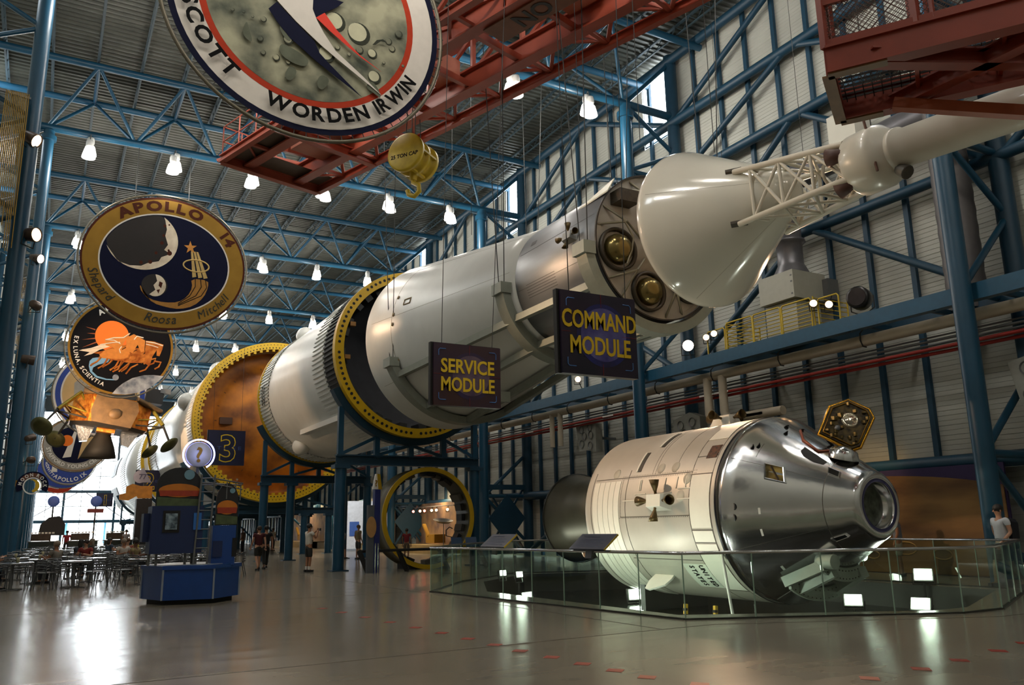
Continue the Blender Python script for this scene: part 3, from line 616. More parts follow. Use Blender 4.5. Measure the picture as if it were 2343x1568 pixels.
t = thing('prop_pole', 'slim white pole leaning against the lower side of the capsule', 'pole', (11.9, 12.3, -.55)); MB().tube((11.75, 12.35, -.53), polar(CX, CZ, 1.97, 207, 12.95), .03, 8).build('pole', LETW, t); MB().box((11.75, 12.35, -.52), (.3, .3, .06)).build('foot', CABLE, t)
for i, (x, y) in enumerate(((12.4, 13.6), (12.2, 14.3))):
    t = thing('safety_jack', 'small yellow striped jack under the capsule, %s one' % ('nearer to the white pole' if i == 0 else 'farther from the white pole'), 'jack', (x, y, -.55), 'yellow jacks'); MB().bar((x, y, -.55), (x+.06, y+.04, -.2), .07).build('post', YEL, t); MB().box((x, y, -.54), (.2, .2, .02)).build('base', CABLE, t)
    for z in (-.45, -.33): MB().bar((x+.02*(z+.55), y, z), (x+.02*(z+.55), y, z+.05), .074).build('stripe', HOLE, t)
# floodlights on the pit floor
FL = [((11.1, 19.1, -.3), (12.4, 15.8, .9), 120, 'flood on the pit floor under the engine bell, shining at the pale cylinder'), ((13.75, 18.05, -.3), (13.3, 14.2, .0), 90, 'flood in the pit under the tail of the pale cylinder'),
      ((16.55, 13.5, -.3), (14.6, 11.9, 1.2), 110, 'flood in the pit just right of the white cradle'), ((16.85, 12.0, -.3), (14.6, 11.0, 1.2), 110, 'flood in the pit nearest the right end of the glass front'),
      ((11.6, 21.35, .2), (12.6, 16, 1), 70, 'small far flood at the back of the pit, left one'), ((11.6, 20.4, .2), (12.6, 16, 1), 70, 'small far flood at the back of the pit, right one'), ((17.84, 12.55, .25), (15.2, 11.0, 1.5), 60, 'flood at the far right edge of the pit'),
      ((9.95, 15.9, -.42), (12.2, 15.3, 1.0), 150, 'added low flood against the near pit wall, farther one'), ((9.95, 13.2, -.42), (12.2, 13.4, 1.0), 130, 'added low flood against the near pit wall, nearer one')]  # these two near-wall floods are added to brighten the lower hull
for (x, y, zc), tgt, pw, lab in FL:
    t = thing('floodlight', lab, 'floodlight', (x, y, -.55), 'pit floodlights'); aim = (V(tgt)-V((x, y, zc))).normalized()
    s = aim.cross(V((0, 0, 1))).normalized(); u = s.cross(aim); c = V((x, y, zc)); m3 = Matrix((s, u, aim)).transposed()
    kf = .55 if 'small' in lab else 1; MB().box(c-aim*.06, (.42*kf, .30*kf, .1), m3).build('housing', M('flood_housing', '#3a3a36', .5), t); MB().box(c+aim*.01, (.37*kf, .25*kf, .02), m3).build('lens', FLOODG, t)
    mb = MB(); mb.path([c+s*.24*kf-aim*.05, c+s*.24*kf-V((0, 0, .22)), c-s*.24*kf-V((0, 0, .22)), c-s*.24*kf-aim*.05], .018, 5); mb.tube((x, y, -.55), c-V((0, 0, .2)), .03, 6); mb.build('bracket', CABLE, t)
    light('SPOT', 'flood_beam', c+aim*.06, pw, (.93, 1, .84), c+aim*3, .16, 130, .8)
# glass barrier with chrome hand rail
t = thing('glass_barrier', 'curved row of glass panes with chrome handrail around the capsule pit', 'barrier', (13.5, 15, 0)); GE = M('glass_edge', '#9fb8a8', .2, 0, 0)
m = len(BAR); tot = 0
for i in range(m):
    a, b = V((*BAR[i], 0)), V((*BAR[(i+1) % m], 0)); L = (b-a).length; k = max(1, round(L/1.06)); d = (b-a)/L
    for j in range(k):
        p, q = a+d*(L*j/k+.008), a+d*(L*(j+1)/k-.008); up = V((0, 0, .98))
        MB().bar(p+V((0, 0, .51)), q+V((0, 0, .51)), .014, .98).build('glass_pane', BARRIER, t); MB().bar(p, p+V((0, 0, 1.0)), .016, .016).build('pane_edge', GE, t)
    MB().bar(a+V((0, 0, .012)), b+V((0, 0, .012)), .06, .025).build('base_channel', M('dark_channel', '#35352f', .5, .3), t)
MB().path([(*p, 1.025) for p in BAR], .028, 10, True).build('hand_rail', CHROMER, t)
for (xx, yy, L, lab) in ((8.6, 16.25, 1.0, 'farther'), (8.75, 12.85, 1.05, 'nearer')):
    q = thing('info_panel', 'tilted navy text panel on the barrier rail, the %s one' % lab, 'info panel', (xx, yy, 1.05), 'navy text panels')
    m3 = Matrix.Rotation(R(2.8), 3, 'Z') @ Matrix.Rotation(R(-38), 3, 'Y'); MB().box((xx+.13, yy, 1.19), (.42, L, .03), m3).build('board', NAVY, q)
    nrm = m3 @ V((0, 0, 1)); e = m3 @ V((1, 0, 0)); r_ = m3 @ V((0, -1, 0)); MB().bar(V((xx+.13, yy, 1.19))-r_*L/2*-1+e*-.21, V((xx+.13, yy, 1.19))+r_*L/2+e*.21, .02, .03).build('side_trim', YEL2, q)
    mb = MB(); mb.bar(V((xx+.13, yy, 1.19))+nrm*.017+e*.13-r_*L*.35, V((xx+.13, yy, 1.19))+nrm*.017+e*.13+r_*L*.1, .03, .002)
    for i in range(6): mb.bar(V((xx+.13, yy, 1.19))+nrm*.017+e*(.06-.04*i)-r_*L*.4, V((xx+.13, yy, 1.19))+nrm*.017+e*(.06-.04*i)+r_*L*(.25+.1*(i % 2)), .012, .002)
    mb.build('text_line', M('panel_text', '#6d7fae', .5), q, kind='stuff'); MB().bar((xx+.02, yy, .9), (xx+.05, yy, 1.08), .2, .04).build('bracket', GREYM, q)
# ================================================================ THE ROCKET OVERHEAD
RX, RZ = 12.39, 8.255
def corr(r0, r1, y0, y1, n, RXZ, depth=.05):
    """ribbed band: n stringers standing proud of a tapering skin"""
    mb = MB(); X, Z = RXZ; vs = []; fs = []
    per = [(0, 0), (.55, 0), (.6, 1), (.95, 1)]
    for i in range(n):
        for f, h in per:
            a = 2*pi*(i+f)/n
            for r, y in ((r0, y0), (r1, y1)): vs.append((X+(r+depth*h)*cos(a), y, Z+(r+depth*h)*sin(a)))
    m = len(vs)//2
    return mb.add(vs, [(2*i, 2*((i+1) % m), 2*((i+1) % m)+1, 2*i+1) for i in range(m)])
def ring(mb, X, Z, r0, r1, y0, y1, n=96): return mb.lathe([(r0, y0), (r1, y0), (r1, y1), (r0, y1)], (X, 0, Z), n=n, smooth=False, close=True)
# ---- S-IVB style upper stage
st = thing('rocket_stage', 'white upper rocket stage with yellow drilled ring and black ribbed band, nearest the camera', 'rocket stage', (RX, 36, RZ))
prof = [(3.16, 29.9), (3.25, 30.0), (3.25, 31.35), (3.27, 33.0), (3.27, 41.0), (3.3, 42.5), (3.2, 42.6)]
MB().lathe(prof, (RX, 0, RZ), n=128).build('hull', WHITE, st)
corr(3.26, 3.26, 30.0, 31.35, 108, (RX, RZ)).build('black_ribbed_band', BLACKM, st)
corr(3.27, 3.27, 31.38, 32.95, 108, (RX, RZ)).build('white_ribbed_band', WHITE, st)
corr(3.28, 3.30, 40.6, 42.35, 120, (RX, RZ)).build('aft_ribbed_band', WHITE, st)
mb = MB(); ring(mb, RX, RZ, 2.98, 3.34, 29.72, 29.86); ring(mb, RX, RZ, 3.26, 3.34, 29.86, 30.02); yr = mb.build('yellow_ring', YEL, st)
mb = MB()
for i in range(96):
    if i % 12 == 0: continue
    c = polar(RX, RZ, 3.17, 360*i/96, 29.712); mb.lathe([(0, 0), (.058, 0)], c, (0, 1, 0), 10)
mb.build('bolt_hole', HOLE, yr, kind='stuff')
mb = MB(); ring(mb, RX, RZ, 3.3, 3.38, 42.45, 42.65); mb.build('aft_yellow_ring', YEL, st)
MB().lathe([(2.98, 29.8), (3.0, 31.4), (2.6, 31.5), (1.6, 31.9), (0, 32.0)], (RX, 0, RZ), n=72).build('inner_shell', M('dark_inner_shell', '#2c2d33', .6, .1, .3, 2), st)
mb = MB()
for i in range(30):
    a = 12*i+random.uniform(-3, 3); c = polar(RX, RZ, 2.86, a, 30.5); u = polar(0, 0, 1, a, 0); v = V((0, 1, 0)); m3 = Matrix((u.cross(v), v, u)).transposed(); mb.box(c, (random.uniform(.25, .42), random.uniform(.5, .8), .22), m3)
mb.build('instrument_box', M('instrument_grey', '#3c3d3c', .5, .2), st, kind='stuff')
for a in (158, 186): MB().box(polar(RX, RZ, 2.75, a, 30.1), (.22, .2, .16)).build('tan_box', M('tan_box', '#a8783a', .5), st)
MB().bar(polar(RX, RZ, 3.38, 226, 31.4), polar(RX, RZ, 3.38, 226, 37.3), .34, .22).build('tunnel_fairing', WHITE, st)
for a, y in ((119, 40.6), (238, 39.9), (95, 38.2)):
    MB().ball(polar(RX, RZ, 3.3, a, y), .42, 14, 10, (1, 1.5, 1)).build('thruster_pod', WHITE, st)
for k_, (wd, y) in enumerate((('UNITED', 41.35), ('STATES', 41.75))):
    mb = MB()
    for i, ch in enumerate(wd): a = 176+i*2.9; write(mb, ch, .28, polar(RX, RZ, 3.36, a, y), (polar(0, 0, 1, a+1, 0)-polar(0, 0, 1, a, 0)).normalized(), (0, -1, 0), bold=.02)
    mb.build('lettering', LETK, st)
# ---- second stage
s2 = thing('rocket_stage', 'huge white rocket stage with amber domed front inside a yellow bolted ring', 'rocket stage', (RX, 65, RZ))
MB().lathe([(4.85, 52.6), (4.96, 52.7), (4.98, 76.0), (4.8, 76.1)], (RX, 0, RZ), n=128).build('hull', WHITE, s2)
corr(4.97, 4.97, 52.75, 55.2, 180, (RX, RZ), .05).build('white_ribbed_band', WHITE, s2); corr(4.98, 4.98, 72, 76, 150, (RX, RZ), .05).build('aft_ribbed_band', WHITE, s2)
mb = MB(); ring(mb, RX, RZ, 4.62, 5.06, 52.48, 52.66, 128); ring(mb, RX, RZ, 4.96, 5.08, 52.66, 52.95, 128); yr = mb.build('yellow_ring', YEL, s2)
mb = MB()
for i in range(144):
    for rr, q in ((4.92, .03), (4.72, .045)): mb.lathe([(0, 0), (q, 0)], polar(RX, RZ, rr, 2.5*i+rr*7, 52.472), (0, 1, 0), 6)
mb.build('bolt_hole', HOLE, yr, kind='stuff')
mb = MB()
for i in range(72): mb.box(polar(RX, RZ, 4.56, 5*i, 52.6), (.16, .2, .16))
mb.build('ring_tab', YEL, yr, kind='stuff')
om = M('amber_dome_streaked', '#b8700f', .5, 0, 0, .5, col2='#5e320a')
dome = MB().lathe([(4.62, 52.7), (4.6, 53.9), (4.3, 54.1), (3.6, 53.6), (2.7, 53.15), (1.6, 52.85), (.6, 52.72), (0, 52.7)], (RX, 0, RZ), n=96).build('tank_dome', ORANGE, s2)
MB().lathe([(4.58, 52.72), (4.57, 53.85)], (RX, 0, RZ), n=96, a0=R(25), a1=R(155)).build('upper_liner', M('white_liner', '#a49a86', .6), s2)
mb = MB()
for i in range(24): mb.prism([polar(RX, RZ, .5, 15*i, 52.705), polar(RX, RZ, 3.6, 15*i-.35, 53.585), polar(RX, RZ, 3.6, 15*i+.35, 53.585)], (0, -.012, 0))
mb.build('dome_gore_seam', M('dome_seam', '#5f360d', .6), dome, kind='stuff')
MB().box((9.4, 53.2, 8.2), (.75, .3, .42)).build('access_box', M('dome_box', '#47250c', .5), dome)
mb = MB()
for i in range(9): mb.lathe([(0, 0), (.06, -.05), (.08, .02)], (9.1+.3*(i % 3)+random.uniform(-.4, .6), 53.0, 3.9+.35*(i//3)), (0, -1, 0), 6)
mb.build('dome_fitting', M('dome_fitting', '#a8947c', .4), dome, kind='stuff')
mb = MB(); ring(mb, RX, RZ, 4.9, 5.15, 76.0, 76.5); mb.build('aft_yellow_ring', YEL, s2)
for a, y in ((120, 60), (160, 58)): MB().ball(polar(RX, RZ, 5.0, a, y), .6, 12, 8, (1, 2.4, 1)).build('fairing', WHITE, s2)
# ---- first stage
s1 = thing('rocket_stage', 'first rocket stage, white with dark checks, farthest along the hall', 'rocket stage', (RX, 100, RZ))
MB().lathe([(0, 82.1), (4.8, 82.0), (5.0, 82.1), (5.02, 121), (4.6, 121.2)], (RX, 0, RZ), n=96).build('hull', WHITE, s1)
corr(5.0, 5.0, 82.2, 86, 140, (RX, RZ), .05).build('ribbed_band', WHITE, s1); corr(5.02, 5.02, 100, 106, 140, (RX, RZ), .06).build('middle_ribbed_band', M('dull_white_paint', '#a9aaa6', .4), s1)
for a in (150, 195, 240): patch(MB(), RX, RZ, lambda y: 5.09, 112, 120.5, a, a+28, .01, 8).build('black_check', BLACKM, s1)
mb = MB(); ring(mb, RX, RZ, 4.85, 5.12, 81.9, 82.2); mb.build('yellow_ring', YEL, s1)
for a in (135, 225, 315, 45):
    MB().lathe([(.6, 121), (1.0, 122.5), (1.75, 125.5), (1.7, 125.5), (.9, 122.5), (0, 121.2)], (RX+3.2*cos(R(a)), 0, RZ+3.2*sin(R(a))), n=20).build('engine_bell', BELL, s1)
# ---- adapter cone and service module hanging in their cradle
SX, SZ = 12.39, 8.03
sla = lambda y: 1.82+(3.08-1.82)*(y-18.56)/(27.0-18.56)
smr = lambda y: 1.82
ad = thing('adapter_cone', 'long white tapering adapter shell between the yellow ring and the silver module', 'rocket stage', (SX, 23, SZ))
MB().lathe([(3.0, 26.96), (3.07, 27.0), (3.08, 26.95)]+[(sla(27-8.44*i/12), 27-8.44*i/12) for i in range(1, 13)]+[(1.70, 18.56)], (SX, 0, SZ), n=128).build('shell', WHITE, ad)
MB().lathe([(3.0, 27.0), (2.9, 26.4), (0, 26.4)], (SX, 0, SZ), n=64).build('aft_liner', M('dark_inner_shell', '#2c2d33', .6), ad)
mb = MB(); patch(mb, SX, SZ, sla, 25.2, 25.22, 0, 360, .004, 80)
for a in (172, 215, 130): patch(mb, SX, SZ, sla, 18.8, 26.9, a, a+.22, .003, 1, 6)
mb.build('shell_seam', M('seam_tan', '#a09a88', .6), ad, kind='stuff')
for a in (178, 171, 158, 203): MB().lathe([(.07, 0), (.06, .04), (0, .04)], polar(SX, SZ, sla(25.1), a, 25.1), polar(0, 0, 1, a, 0), 8).build('fitting', M('tan_fitting', '#8e7a58', .5), ad)
MB().path([polar(SX, SZ, sla(y)+.01, a, y) for y, a in ((24.55, 162), (24.15, 162), (24.15, 166), (24.55, 166))], .025, 4, True).build('hatch_outline', M('tan_fitting', '#8e7a58', .5), ad)
ss = thing('service_module', 'dull silver service module cylinder with tan tank domes in its open end', 'spacecraft', (SX, 16.5, SZ))
MB().lathe([(1.80, 18.55), (1.82, 18.5), (1.82, 14.76), (1.80, 14.74), (1.79, 14.74), (1.79, 14.80)], (SX, 0, SZ), n=128).build('shell', SILVER, ss)
MB().lathe([(1.79, 14.80), (.5, 14.80), (.45, 14.7), (0, 14.7)], (SX, 0, SZ), n=64).build('bulkhead', M('pale_bulkhead', '#a8a39a', .5, .2, .15, 3), ss)
mb = MB(); ring(mb, SX, SZ, 1.795, 1.83, 14.72, 14.76); mb.build('rim_ring', M('rim_dark', '#3b3530', .5, .4), ss)
quad(ss, SX, SZ, 1.82, 171, 15.75, .72, M('quad_grey', '#8f8f8c', .4, .5))
mb = MB()
for a in (160, 192, 215): patch(mb, SX, SZ, smr, 14.9, 18.4, a, a+.4, .004, 1, 4)
patch(mb, SX, SZ, smr, 17.7, 17.95, 151, 155, .006, 3)
for i in range(6): patch(mb, SX, SZ, smr, 16.6, 18.0, 190+2.2*i, 190.5+2.2*i, .005, 1)
mb.build('panel_joint', M('silver_joint', '#5e5e60', .5, .5), ss, kind='stuff')
# open end: bays, tanks, struts
TANK = M('tan_tank_dome', '#7f6f42', .22, .75, .2, 2)
for i, a in enumerate((191, 254, 75, 20, 320)):
    big = i in (0, 2, 4); r = .46 if big else .42
    cx, cz = SX+1.2*cos(R(a)), SZ+1.2*sin(R(a))
    MB().lathe([(r+.07, 14.82), (r+.07, 14.70), (r+.01, 14.68), (r-.01, 14.79)], (cx, 0, cz), n=32).build('tank_collar', M('tank_collar', '#3a3226', .45, .3), ss)
    MB().lathe([(r*.82, 14.79), (r*.8, 14.7), (r*.72, 14.60), (r*.5, 14.50), (r*.25, 14.45), (0, 14.44)], (cx, 0, cz), n=28).build('tank_dome', TANK, ss)
for a in (160, 222, 285, 105, 45, 340):
    mb = MB()
    p = polar(SX, SZ, .5, a, 14.78); q = polar(SX, SZ, 1.15, a, 14.48)
    mb.tube(p, q, .03, 6); mb.tube(q, polar(SX, SZ, 1.74, a-9, 14.82), .03, 6); mb.tube(q, polar(SX, SZ, 1.74, a+9, 14.82), .03, 6)
    mb.build('truss_strut', M('strut_tan', '#8b8470', .4, .4), ss)
MB().path([polar(SX, SZ, r, a, 14.5) for r, a in ((1.3, 158), (1.1, 165), (.9, 178), (1.0, 196), (1.3, 210))], .022, 6).build('feed_pipe', M('strut_tan', '#8b8470', .4, .4), ss)
patch(MB(), SX, SZ, lambda y: 1.70, 14.77, 14.78, 275, 335, -.01, 20).build('salmon_panel', M('salmon_sheet', '#cfa184', .55), ss)
# upper bay with the folded panel
MB().prism([polar(SX, SZ, 1.83, 125, 16.0), polar(SX, SZ, 1.98, 131, 14.6), polar(SX, SZ, 1.9, 143, 14.6), polar(SX, SZ, 1.83, 140, 16.0)], (0, 0, -.04)).build('lifted_panel', M('pale_flap', '#c8c6b0', .45), ss)
MB().box(polar(SX, SZ, 1.45, 135, 14.62), (.55, .45, .3)).build('equipment_box', M('brown_equipment', '#453c30', .5, .3, .4, 8), ss)
MB().box(polar(SX, SZ, 1.3, 88, 14.6), (.3, .35, .7)).build('equipment_box', M('brown_equipment', '#453c30', .5), ss)
MB().path([polar(SX, SZ, r, a, 14.45) for r, a in ((1.5, 128), (1.35, 115), (1.0, 105), (.8, 100))], .035, 6).build('feed_pipe', M('pale_pipe', '#c2bda8', .4), ss)
# suspended cradle under both
CR = M('cradle_grey', '#8f9388', .45, .2, .08)
t = thing('hanging_cradle', 'grey curved sling cradle under the white adapter and silver module, hung on wires', 'cradle', (SX, 20, SZ-2))
for y, r, a0, a1, wd in ((25.35, sla(25.35), 204, 336, .5), (18.9, 1.9, 188, 352, .45), (14.95, 1.88, 190, 350, .4)):
    mb = MB(); vs = []; n = 40
    mb.lathe([(r+.02, y-wd/2), (r+.26, y-wd/2), (r+.26, y+wd/2), (r+.02, y+wd/2)], (SX, 0, SZ), n=n, a0=R(a0), a1=R(a1), smooth=False, close=True); mb.build('saddle_band', CR, t)
    for a in (a0, a1):
        p = polar(SX, SZ, r+.16, a, y); MB().box(p+V((0, 0, .06)), (.34, wd*1.2, .3)).build('lug', CR, t)
        for s in (-1, 1): MB().tube(p+V((0, s*.15, .2)), (p.x+(.25 if a > 270 else -.25), y+s*.75, 18.3), .014, 5).build('sling_wire', CABLE, t)
for a in (212, 240, 270, 300, 328):
    MB().bar(polar(SX, SZ, sla(25.3)+.15, a, 25.3), polar(SX, SZ, sla(18.9)+.17, a, 18.9), .16, .2).build('rail', CR, t); MB().bar(polar(SX, SZ, 2.0, a, 18.9), polar(SX, SZ, 2.0, a, 14.95), .16, .18).build('rail', CR, t)
MB().box((SX-1.2, 20.5, SZ-2.9), (.5, .1, .3)).build('sling_plate', CR, t)
# ---- launch escape cover and tower
t = thing('escape_tower', 'glossy white cone cover with open lattice tower and long white escape motor', 'rocket', (SX, 10, 7.9))
cv = lambda y: .42+(1.80-.42)*(y-10.65)/(13.05-10.65)
NZ = 7.96
MB().lathe([(0, 13.0), (1.2, 13.2), (1.74, 13.26), (1.80, 13.22), (1.815, 13.12)]+[(cv(13.02-2.2*i/10), 13.02-2.2*i/10) for i in range(11)]+[(.42, 10.68), (.33, 10.56), (.15, 10.5), (0, 10.49)], (SX, 0, NZ), n=128).build('cone_cover', M('glossy_white_cover', '#dcd8ca', .16, 0, .05, 1, coat=.4), t)
mb = MB()
for a in (75, 165, 255, 345): patch(mb, SX, NZ, cv, 10.9, 13.0, a, a+.25, .003, 1, 6)
mb.build('cover_seam', M('seam_tan', '#a09a88', .6), t, kind='stuff')
A_ = (142, 222, 322, 38)
base = [polar(SX, NZ, cv(11.4)+.02, a, 11.4) for a in A_]; top = [polar(SX, 7.80, .52, a, 8.98) for a in A_]
LT = M('white_lattice_tube', '#d6d0c0', .35, 0, .05)
for p, q in zip(base, top):
    MB().tube(p, q, .062, 10).build('tower_leg', LT, t); MB().prism([p+V((-.12, .12, .02)), p+V((.06, -.16, .02)), p+V((.12, -.12, -.04)), p+V((-.06, .16, -.04))], (0, 0, .05)).build('leg_socket', M('socket_dark', '#4a4236', .5), t)
lv = [.16, .44, .72, 1.0]
for i in range(4):
    j = (i+1) % 4; P_ = lambda k, f: base[k].lerp(top[k], f)
    for n_, f in enumerate(lv[:-1]): MB().tube(P_(i, f), P_(j, f), .036, 7).build('tower_ring_bar', LT, t)
    for n_ in range(3):
        a, b = lv[n_], lv[n_+1]
        MB().tube(P_(i, a), P_(j, b), .034, 7).build('tower_brace', LT, t)
        if n_ < 2: MB().tube(P_(j, a), P_(i, b), .034, 7).build('tower_brace', LT, t)
MB().path([polar(SX, 7.85, .25, a, 9.6) for a in range(0, 360, 30)], .035, 6, True).build('harness_loop', LT, t)
MB().lathe([(.42, 9.0), (.54, 9.02), (.57, 8.98), (.575, 8.52), (.54, 8.42), (.40, 8.26), (.33, 8.2)], (SX, 0, 7.79), n=48).build('motor_skirt', OFFW, t)
ax = V((0, -1, -.095)).normalized(); o = V((SX, 8.25, 7.78))
MB().lathe([(.36, 0), (.38, .03), (.38, .12), (.335, .14), (.335, 3.4), (.36, 3.45), (.36, 5.5), (.2, 6.2)], o, ax, 40).build('motor_tube', OFFW, t)
for a in (165, 235, 345, 55):
    c = polar(SX, 7.79, .47, a, 9.0); MB().lathe([(.10, -.1), (.13, .08), (.17, .26), (.15, .26), (.1, .08), (0, .02)], c, polar(0, 0, .3, a, 1), 14).build('motor_nozzle', M('brown_motor_nozzle', '#4a2c22', .6), t)
MB().lathe([(.10, 0), (.13, .2), (.12, .22), (0, .15)], polar(SX, 7.74, .34, 262, 8.2), polar(0, 0, .7, 262, -.8), 12).build('vent_nozzle', M('grey_nozzle', '#5d5a54', .5), t)
MB().tube((SX-.35, 8.55, 8.4), (SX-.42, 8.35, 7.35), .025, 5).build('sling_strap', M('rust_strap', '#5a3a2a', .7), t)
MB().tube((SX-.1, 8.6, 8.3), (SX-.1, 8.6, 18.3), .012, 4).build('hanger_wire', CABLE, t); MB().tube((SX, 12.6, 9.6), (SX, 12.6, 18.3), .012, 4).build('hanger_wire', CABLE, t)

# ---- blue cradles carrying the stages
def cradle(y, r, zb, cols, posts, label, lower=2.0, wd=.4):
    t = thing('stage_cradle', label, 'cradle', (RX, y, 0), 'blue stage cradles')
    MB().lathe([(r+.03, y-wd/2), (r+.3, y-wd/2), (r+.3, y+wd/2), (r+.03, y+wd/2)], (RX, 0, RZ), n=48, a0=R(206), a1=R(334), smooth=False, close=True).build('saddle_band', DBLUE, t)
    for x in cols: MB().tube((x, y, 0), (x, y, zb-.1), .21, 16).build('column', BLUE, t); MB().box((x, y, zb-.16), (.6, .5, .14)).build('cap_plate', DBLUE, t); MB().box((x, y, .02), (.62, .62, .04)).build('foot_plate', DBLUE, t)
    MB().ibeam((posts[0]-.15, y, zb+.1), (posts[-1]+.15, y, zb+.1), .3, .34, .05).build('cross_beam', DBLUE, t)
    tips = []
    for x in posts:
        q = (x-RX)/(r+.3); zt = RZ-(r+.28)*math.sqrt(max(.05, 1-q*q)); tips.append((x, zt)); MB().bar((x, y, zb+.2), (x, y, zt), .2, .2).build('post', BLUE, t)
    for i in range(len(posts)-1):
        a, b = tips[i], tips[i+1]
        lo, hi = (a, b) if a[1] > b[1] else (b, a)
        MB().bar((lo[0], y, zb+.3), (hi[0], y, hi[1]), .12, .12).build('brace', BLUE, t)
    return t
cradle(30.3, 3.3, 3.95, (9.6, 15.2), (9.55, 11.0, 12.4, 13.8, 15.2), 'blue steel saddle on columns under the near end of the nearest white stage')
cradle(42.9, 3.3, 3.95, (9.65, 11.0, 13.8, 15.1), (9.6, 11.0, 12.4, 13.8, 15.1), 'blue steel saddle on four columns before the amber dome')
cradle(53.4, 5.05, 2.6, (8.6, 10.2, 14.6, 16.2), (8.3, 10.2, 12.4, 14.6, 16.5), 'blue steel saddle under the yellow bolted ring of the amber domed stage')
cradle(58.5, 5.05, 2.6, (8.6, 10.2, 14.6, 16.2), (8.3, 10.2, 12.4, 14.6, 16.5), 'blue steel saddle under the middle of the amber domed stage')
cradle(74.0, 5.05, 2.6, (8.6, 10.2, 14.6, 16.2), (8.3, 10.2, 12.4, 14.6, 16.5), 'blue steel saddle under the rear of the amber domed stage')
cradle(84.0, 5.05, 2.6, (8.6, 10.2, 14.6, 16.2), (8.3, 10.2, 12.4, 14.6, 16.5), 'blue steel saddle under the front of the farthest stage')
cradle(112.0, 5.1, 2.6, (8.6, 10.2, 14.6, 16.2), (8.3, 10.2, 12.4, 14.6, 16.5), 'blue steel saddle under the rear of the farthest stage')
for i, yy in enumerate(ROWS[2:5]):
    t = thing('portal_frame', 'dark blue braced frame with a diamond plate between wall columns, %s one along the wall' % ORD[i], 'frame', (20.57, yy, 0), 'diamond frames')
    xa, xb = XR+.2, 21.62
    MB().bar((xa, yy, 3.45), (xb, yy, 3.45), .2, .25).build('lintel', DBLUE, t); MB().bar((xa, yy, .25), (xb, yy, .25), .1, .2).build('sill', DBLUE, t)
    for p, q in (((xa, .3), (xb, 3.4)), ((xa, 3.4), (xb, .3))): MB().bar((p[0], yy+.08, p[1]), (q[0], yy+.08, q[1]), .1, .1).build('brace', DBLUE, t)
    MB().prism([(xa, yy-.08, 1.9), (20.57, yy-.08, .65), (xb, yy-.08, 1.9), (20.57, yy-.08, 3.1)], (0, -.03, 0)).build('diamond_plate', M('diamond_blue', '#123e55', .5), t)

# ---- hung name boards
def board(label, cx, y, cz, w_, h_, words, ys, size, kind, wires=True, num=None, wf=(.8, .8)):
    t = thing('hanging_sign', label, 'sign', (cx, y, cz), 'hung exhibit boards')
    bm_ = M('sign_dark_%s' % kind, '#141428' if kind == 'a' else '#3a1c18' if kind == 'b' else '#0e1230', .5, 0, 0, 1.1, col2='#2a1430' if kind != 'c' else '#141a44')
    MB().box((cx, y, cz), (w_, .05, h_)).build('panel', bm_, t); MB().box((cx-.02, y+.08, cz+.01), (w_+.06, .10, h_+.02)).build('back_case', M('black_case', '#0c0a0a', .5), t)
    if kind != 'c':
        R_ = h_*.33; yf = y-.028
        MB().lathe([(0, 0), (R_*1.18, 0)], (cx+.05*w_, yf, cz-.01), (0, -1, 0), 40).build('blue_glow', M('sign_halo_'+kind, '#1c2272' if kind == 'a' else '#2c1c4a', .5, 0, 0, 2, col2='#17143e' if kind == 'a' else '#2e1a2c'), t)
        MB().lathe([(0, 0), (R_, 0)], (cx+.05*w_, yf-.003, cz), (0, -1, 0), 40).build('moon_disc', M('sign_moon_'+kind, '#6a66a0' if kind == 'a' else '#6e5a66', .5, 0, 0, 2.6, col2='#38327a' if kind == 'a' else '#43304e'), t)
        for sx in (-1, 1):
            for sz in (-1, 1): X_, Z_ = cx+sx*w_*.43, cz+sz*h_*.41; MB().path([(X_, yf-.002, Z_-sz*.14), (X_, yf-.002, Z_-sz*.03), (X_-sx*.03, yf-.002, Z_), (X_-sx*.16, yf-.002, Z_)], .009, 4).build('corner_mark', M('sign_corner_blue', '#4f7ec2', .5), t)
        mb = MB(); mb.bar((cx-w_/2, yf-.001, cz), (cx-w_*.38, yf-.001, cz), .006); mb.bar((cx+w_*.3, yf-.001, cz), (cx+w_/2, yf-.001, cz), .006); mb.bar((cx+.04, yf-.001, cz+h_*.34), (cx+.04, yf-.001, cz+h_/2), .006); mb.bar((cx+.04, yf-.001, cz-h_/2), (cx+.04, yf-.001, cz-h_*.36), .006)
        mb.build('cross_line', M('sign_red_line', '#8a2a2a', .5), t)
    for wd, zz, fw in zip(words, ys, wf):
        mb = MB(); write(mb, wd, size, (cx, y-.036, cz+zz), bold=.022 if kind != 'c' else .012, width=w_*fw)
        mb.build('lettering', LETY if kind != 'c' else M('sign_faint_blue', '#3c5288', .5), t)
    if num:
        mb = MB(); write(mb, num, h_*1.05, (cx+.04*w_, y-.030, cz-h_*.37), bold=.035); mb.build('numeral_edge', LETY, t)
        mb = MB(); write(mb, num, h_*1.05, (cx+.04*w_, y-.042, cz-h_*.37), bold=.008); mb.build('numeral', NAVY, t)
    if wires:
        for s in (-1, 1): hang(t, cx+s*w_*.38, y, cz+h_/2, .008)
board('hung square board reading SERVICE MODULE in yellow on brown', 7.38, 15.0, 4.54, 1.53, 1.28, ('SERVICE', 'MODULE'), (.045, -.335), .40, 'b')
board('hung square board reading COMMAND MODULE in yellow on dark blue', 7.88, 11.0, 4.61, 1.53, 1.40, ('COMMAND', 'MODULE'), (.085, -.35), .42, 'a', wf=(.985, .80))
board('dark navy board with a large outlined 3 before the amber dome', 8.25, 46.0, 5.85, 1.9, 1.85, ('S T A G E',), (-.1,), .26, 'c', True, '3')
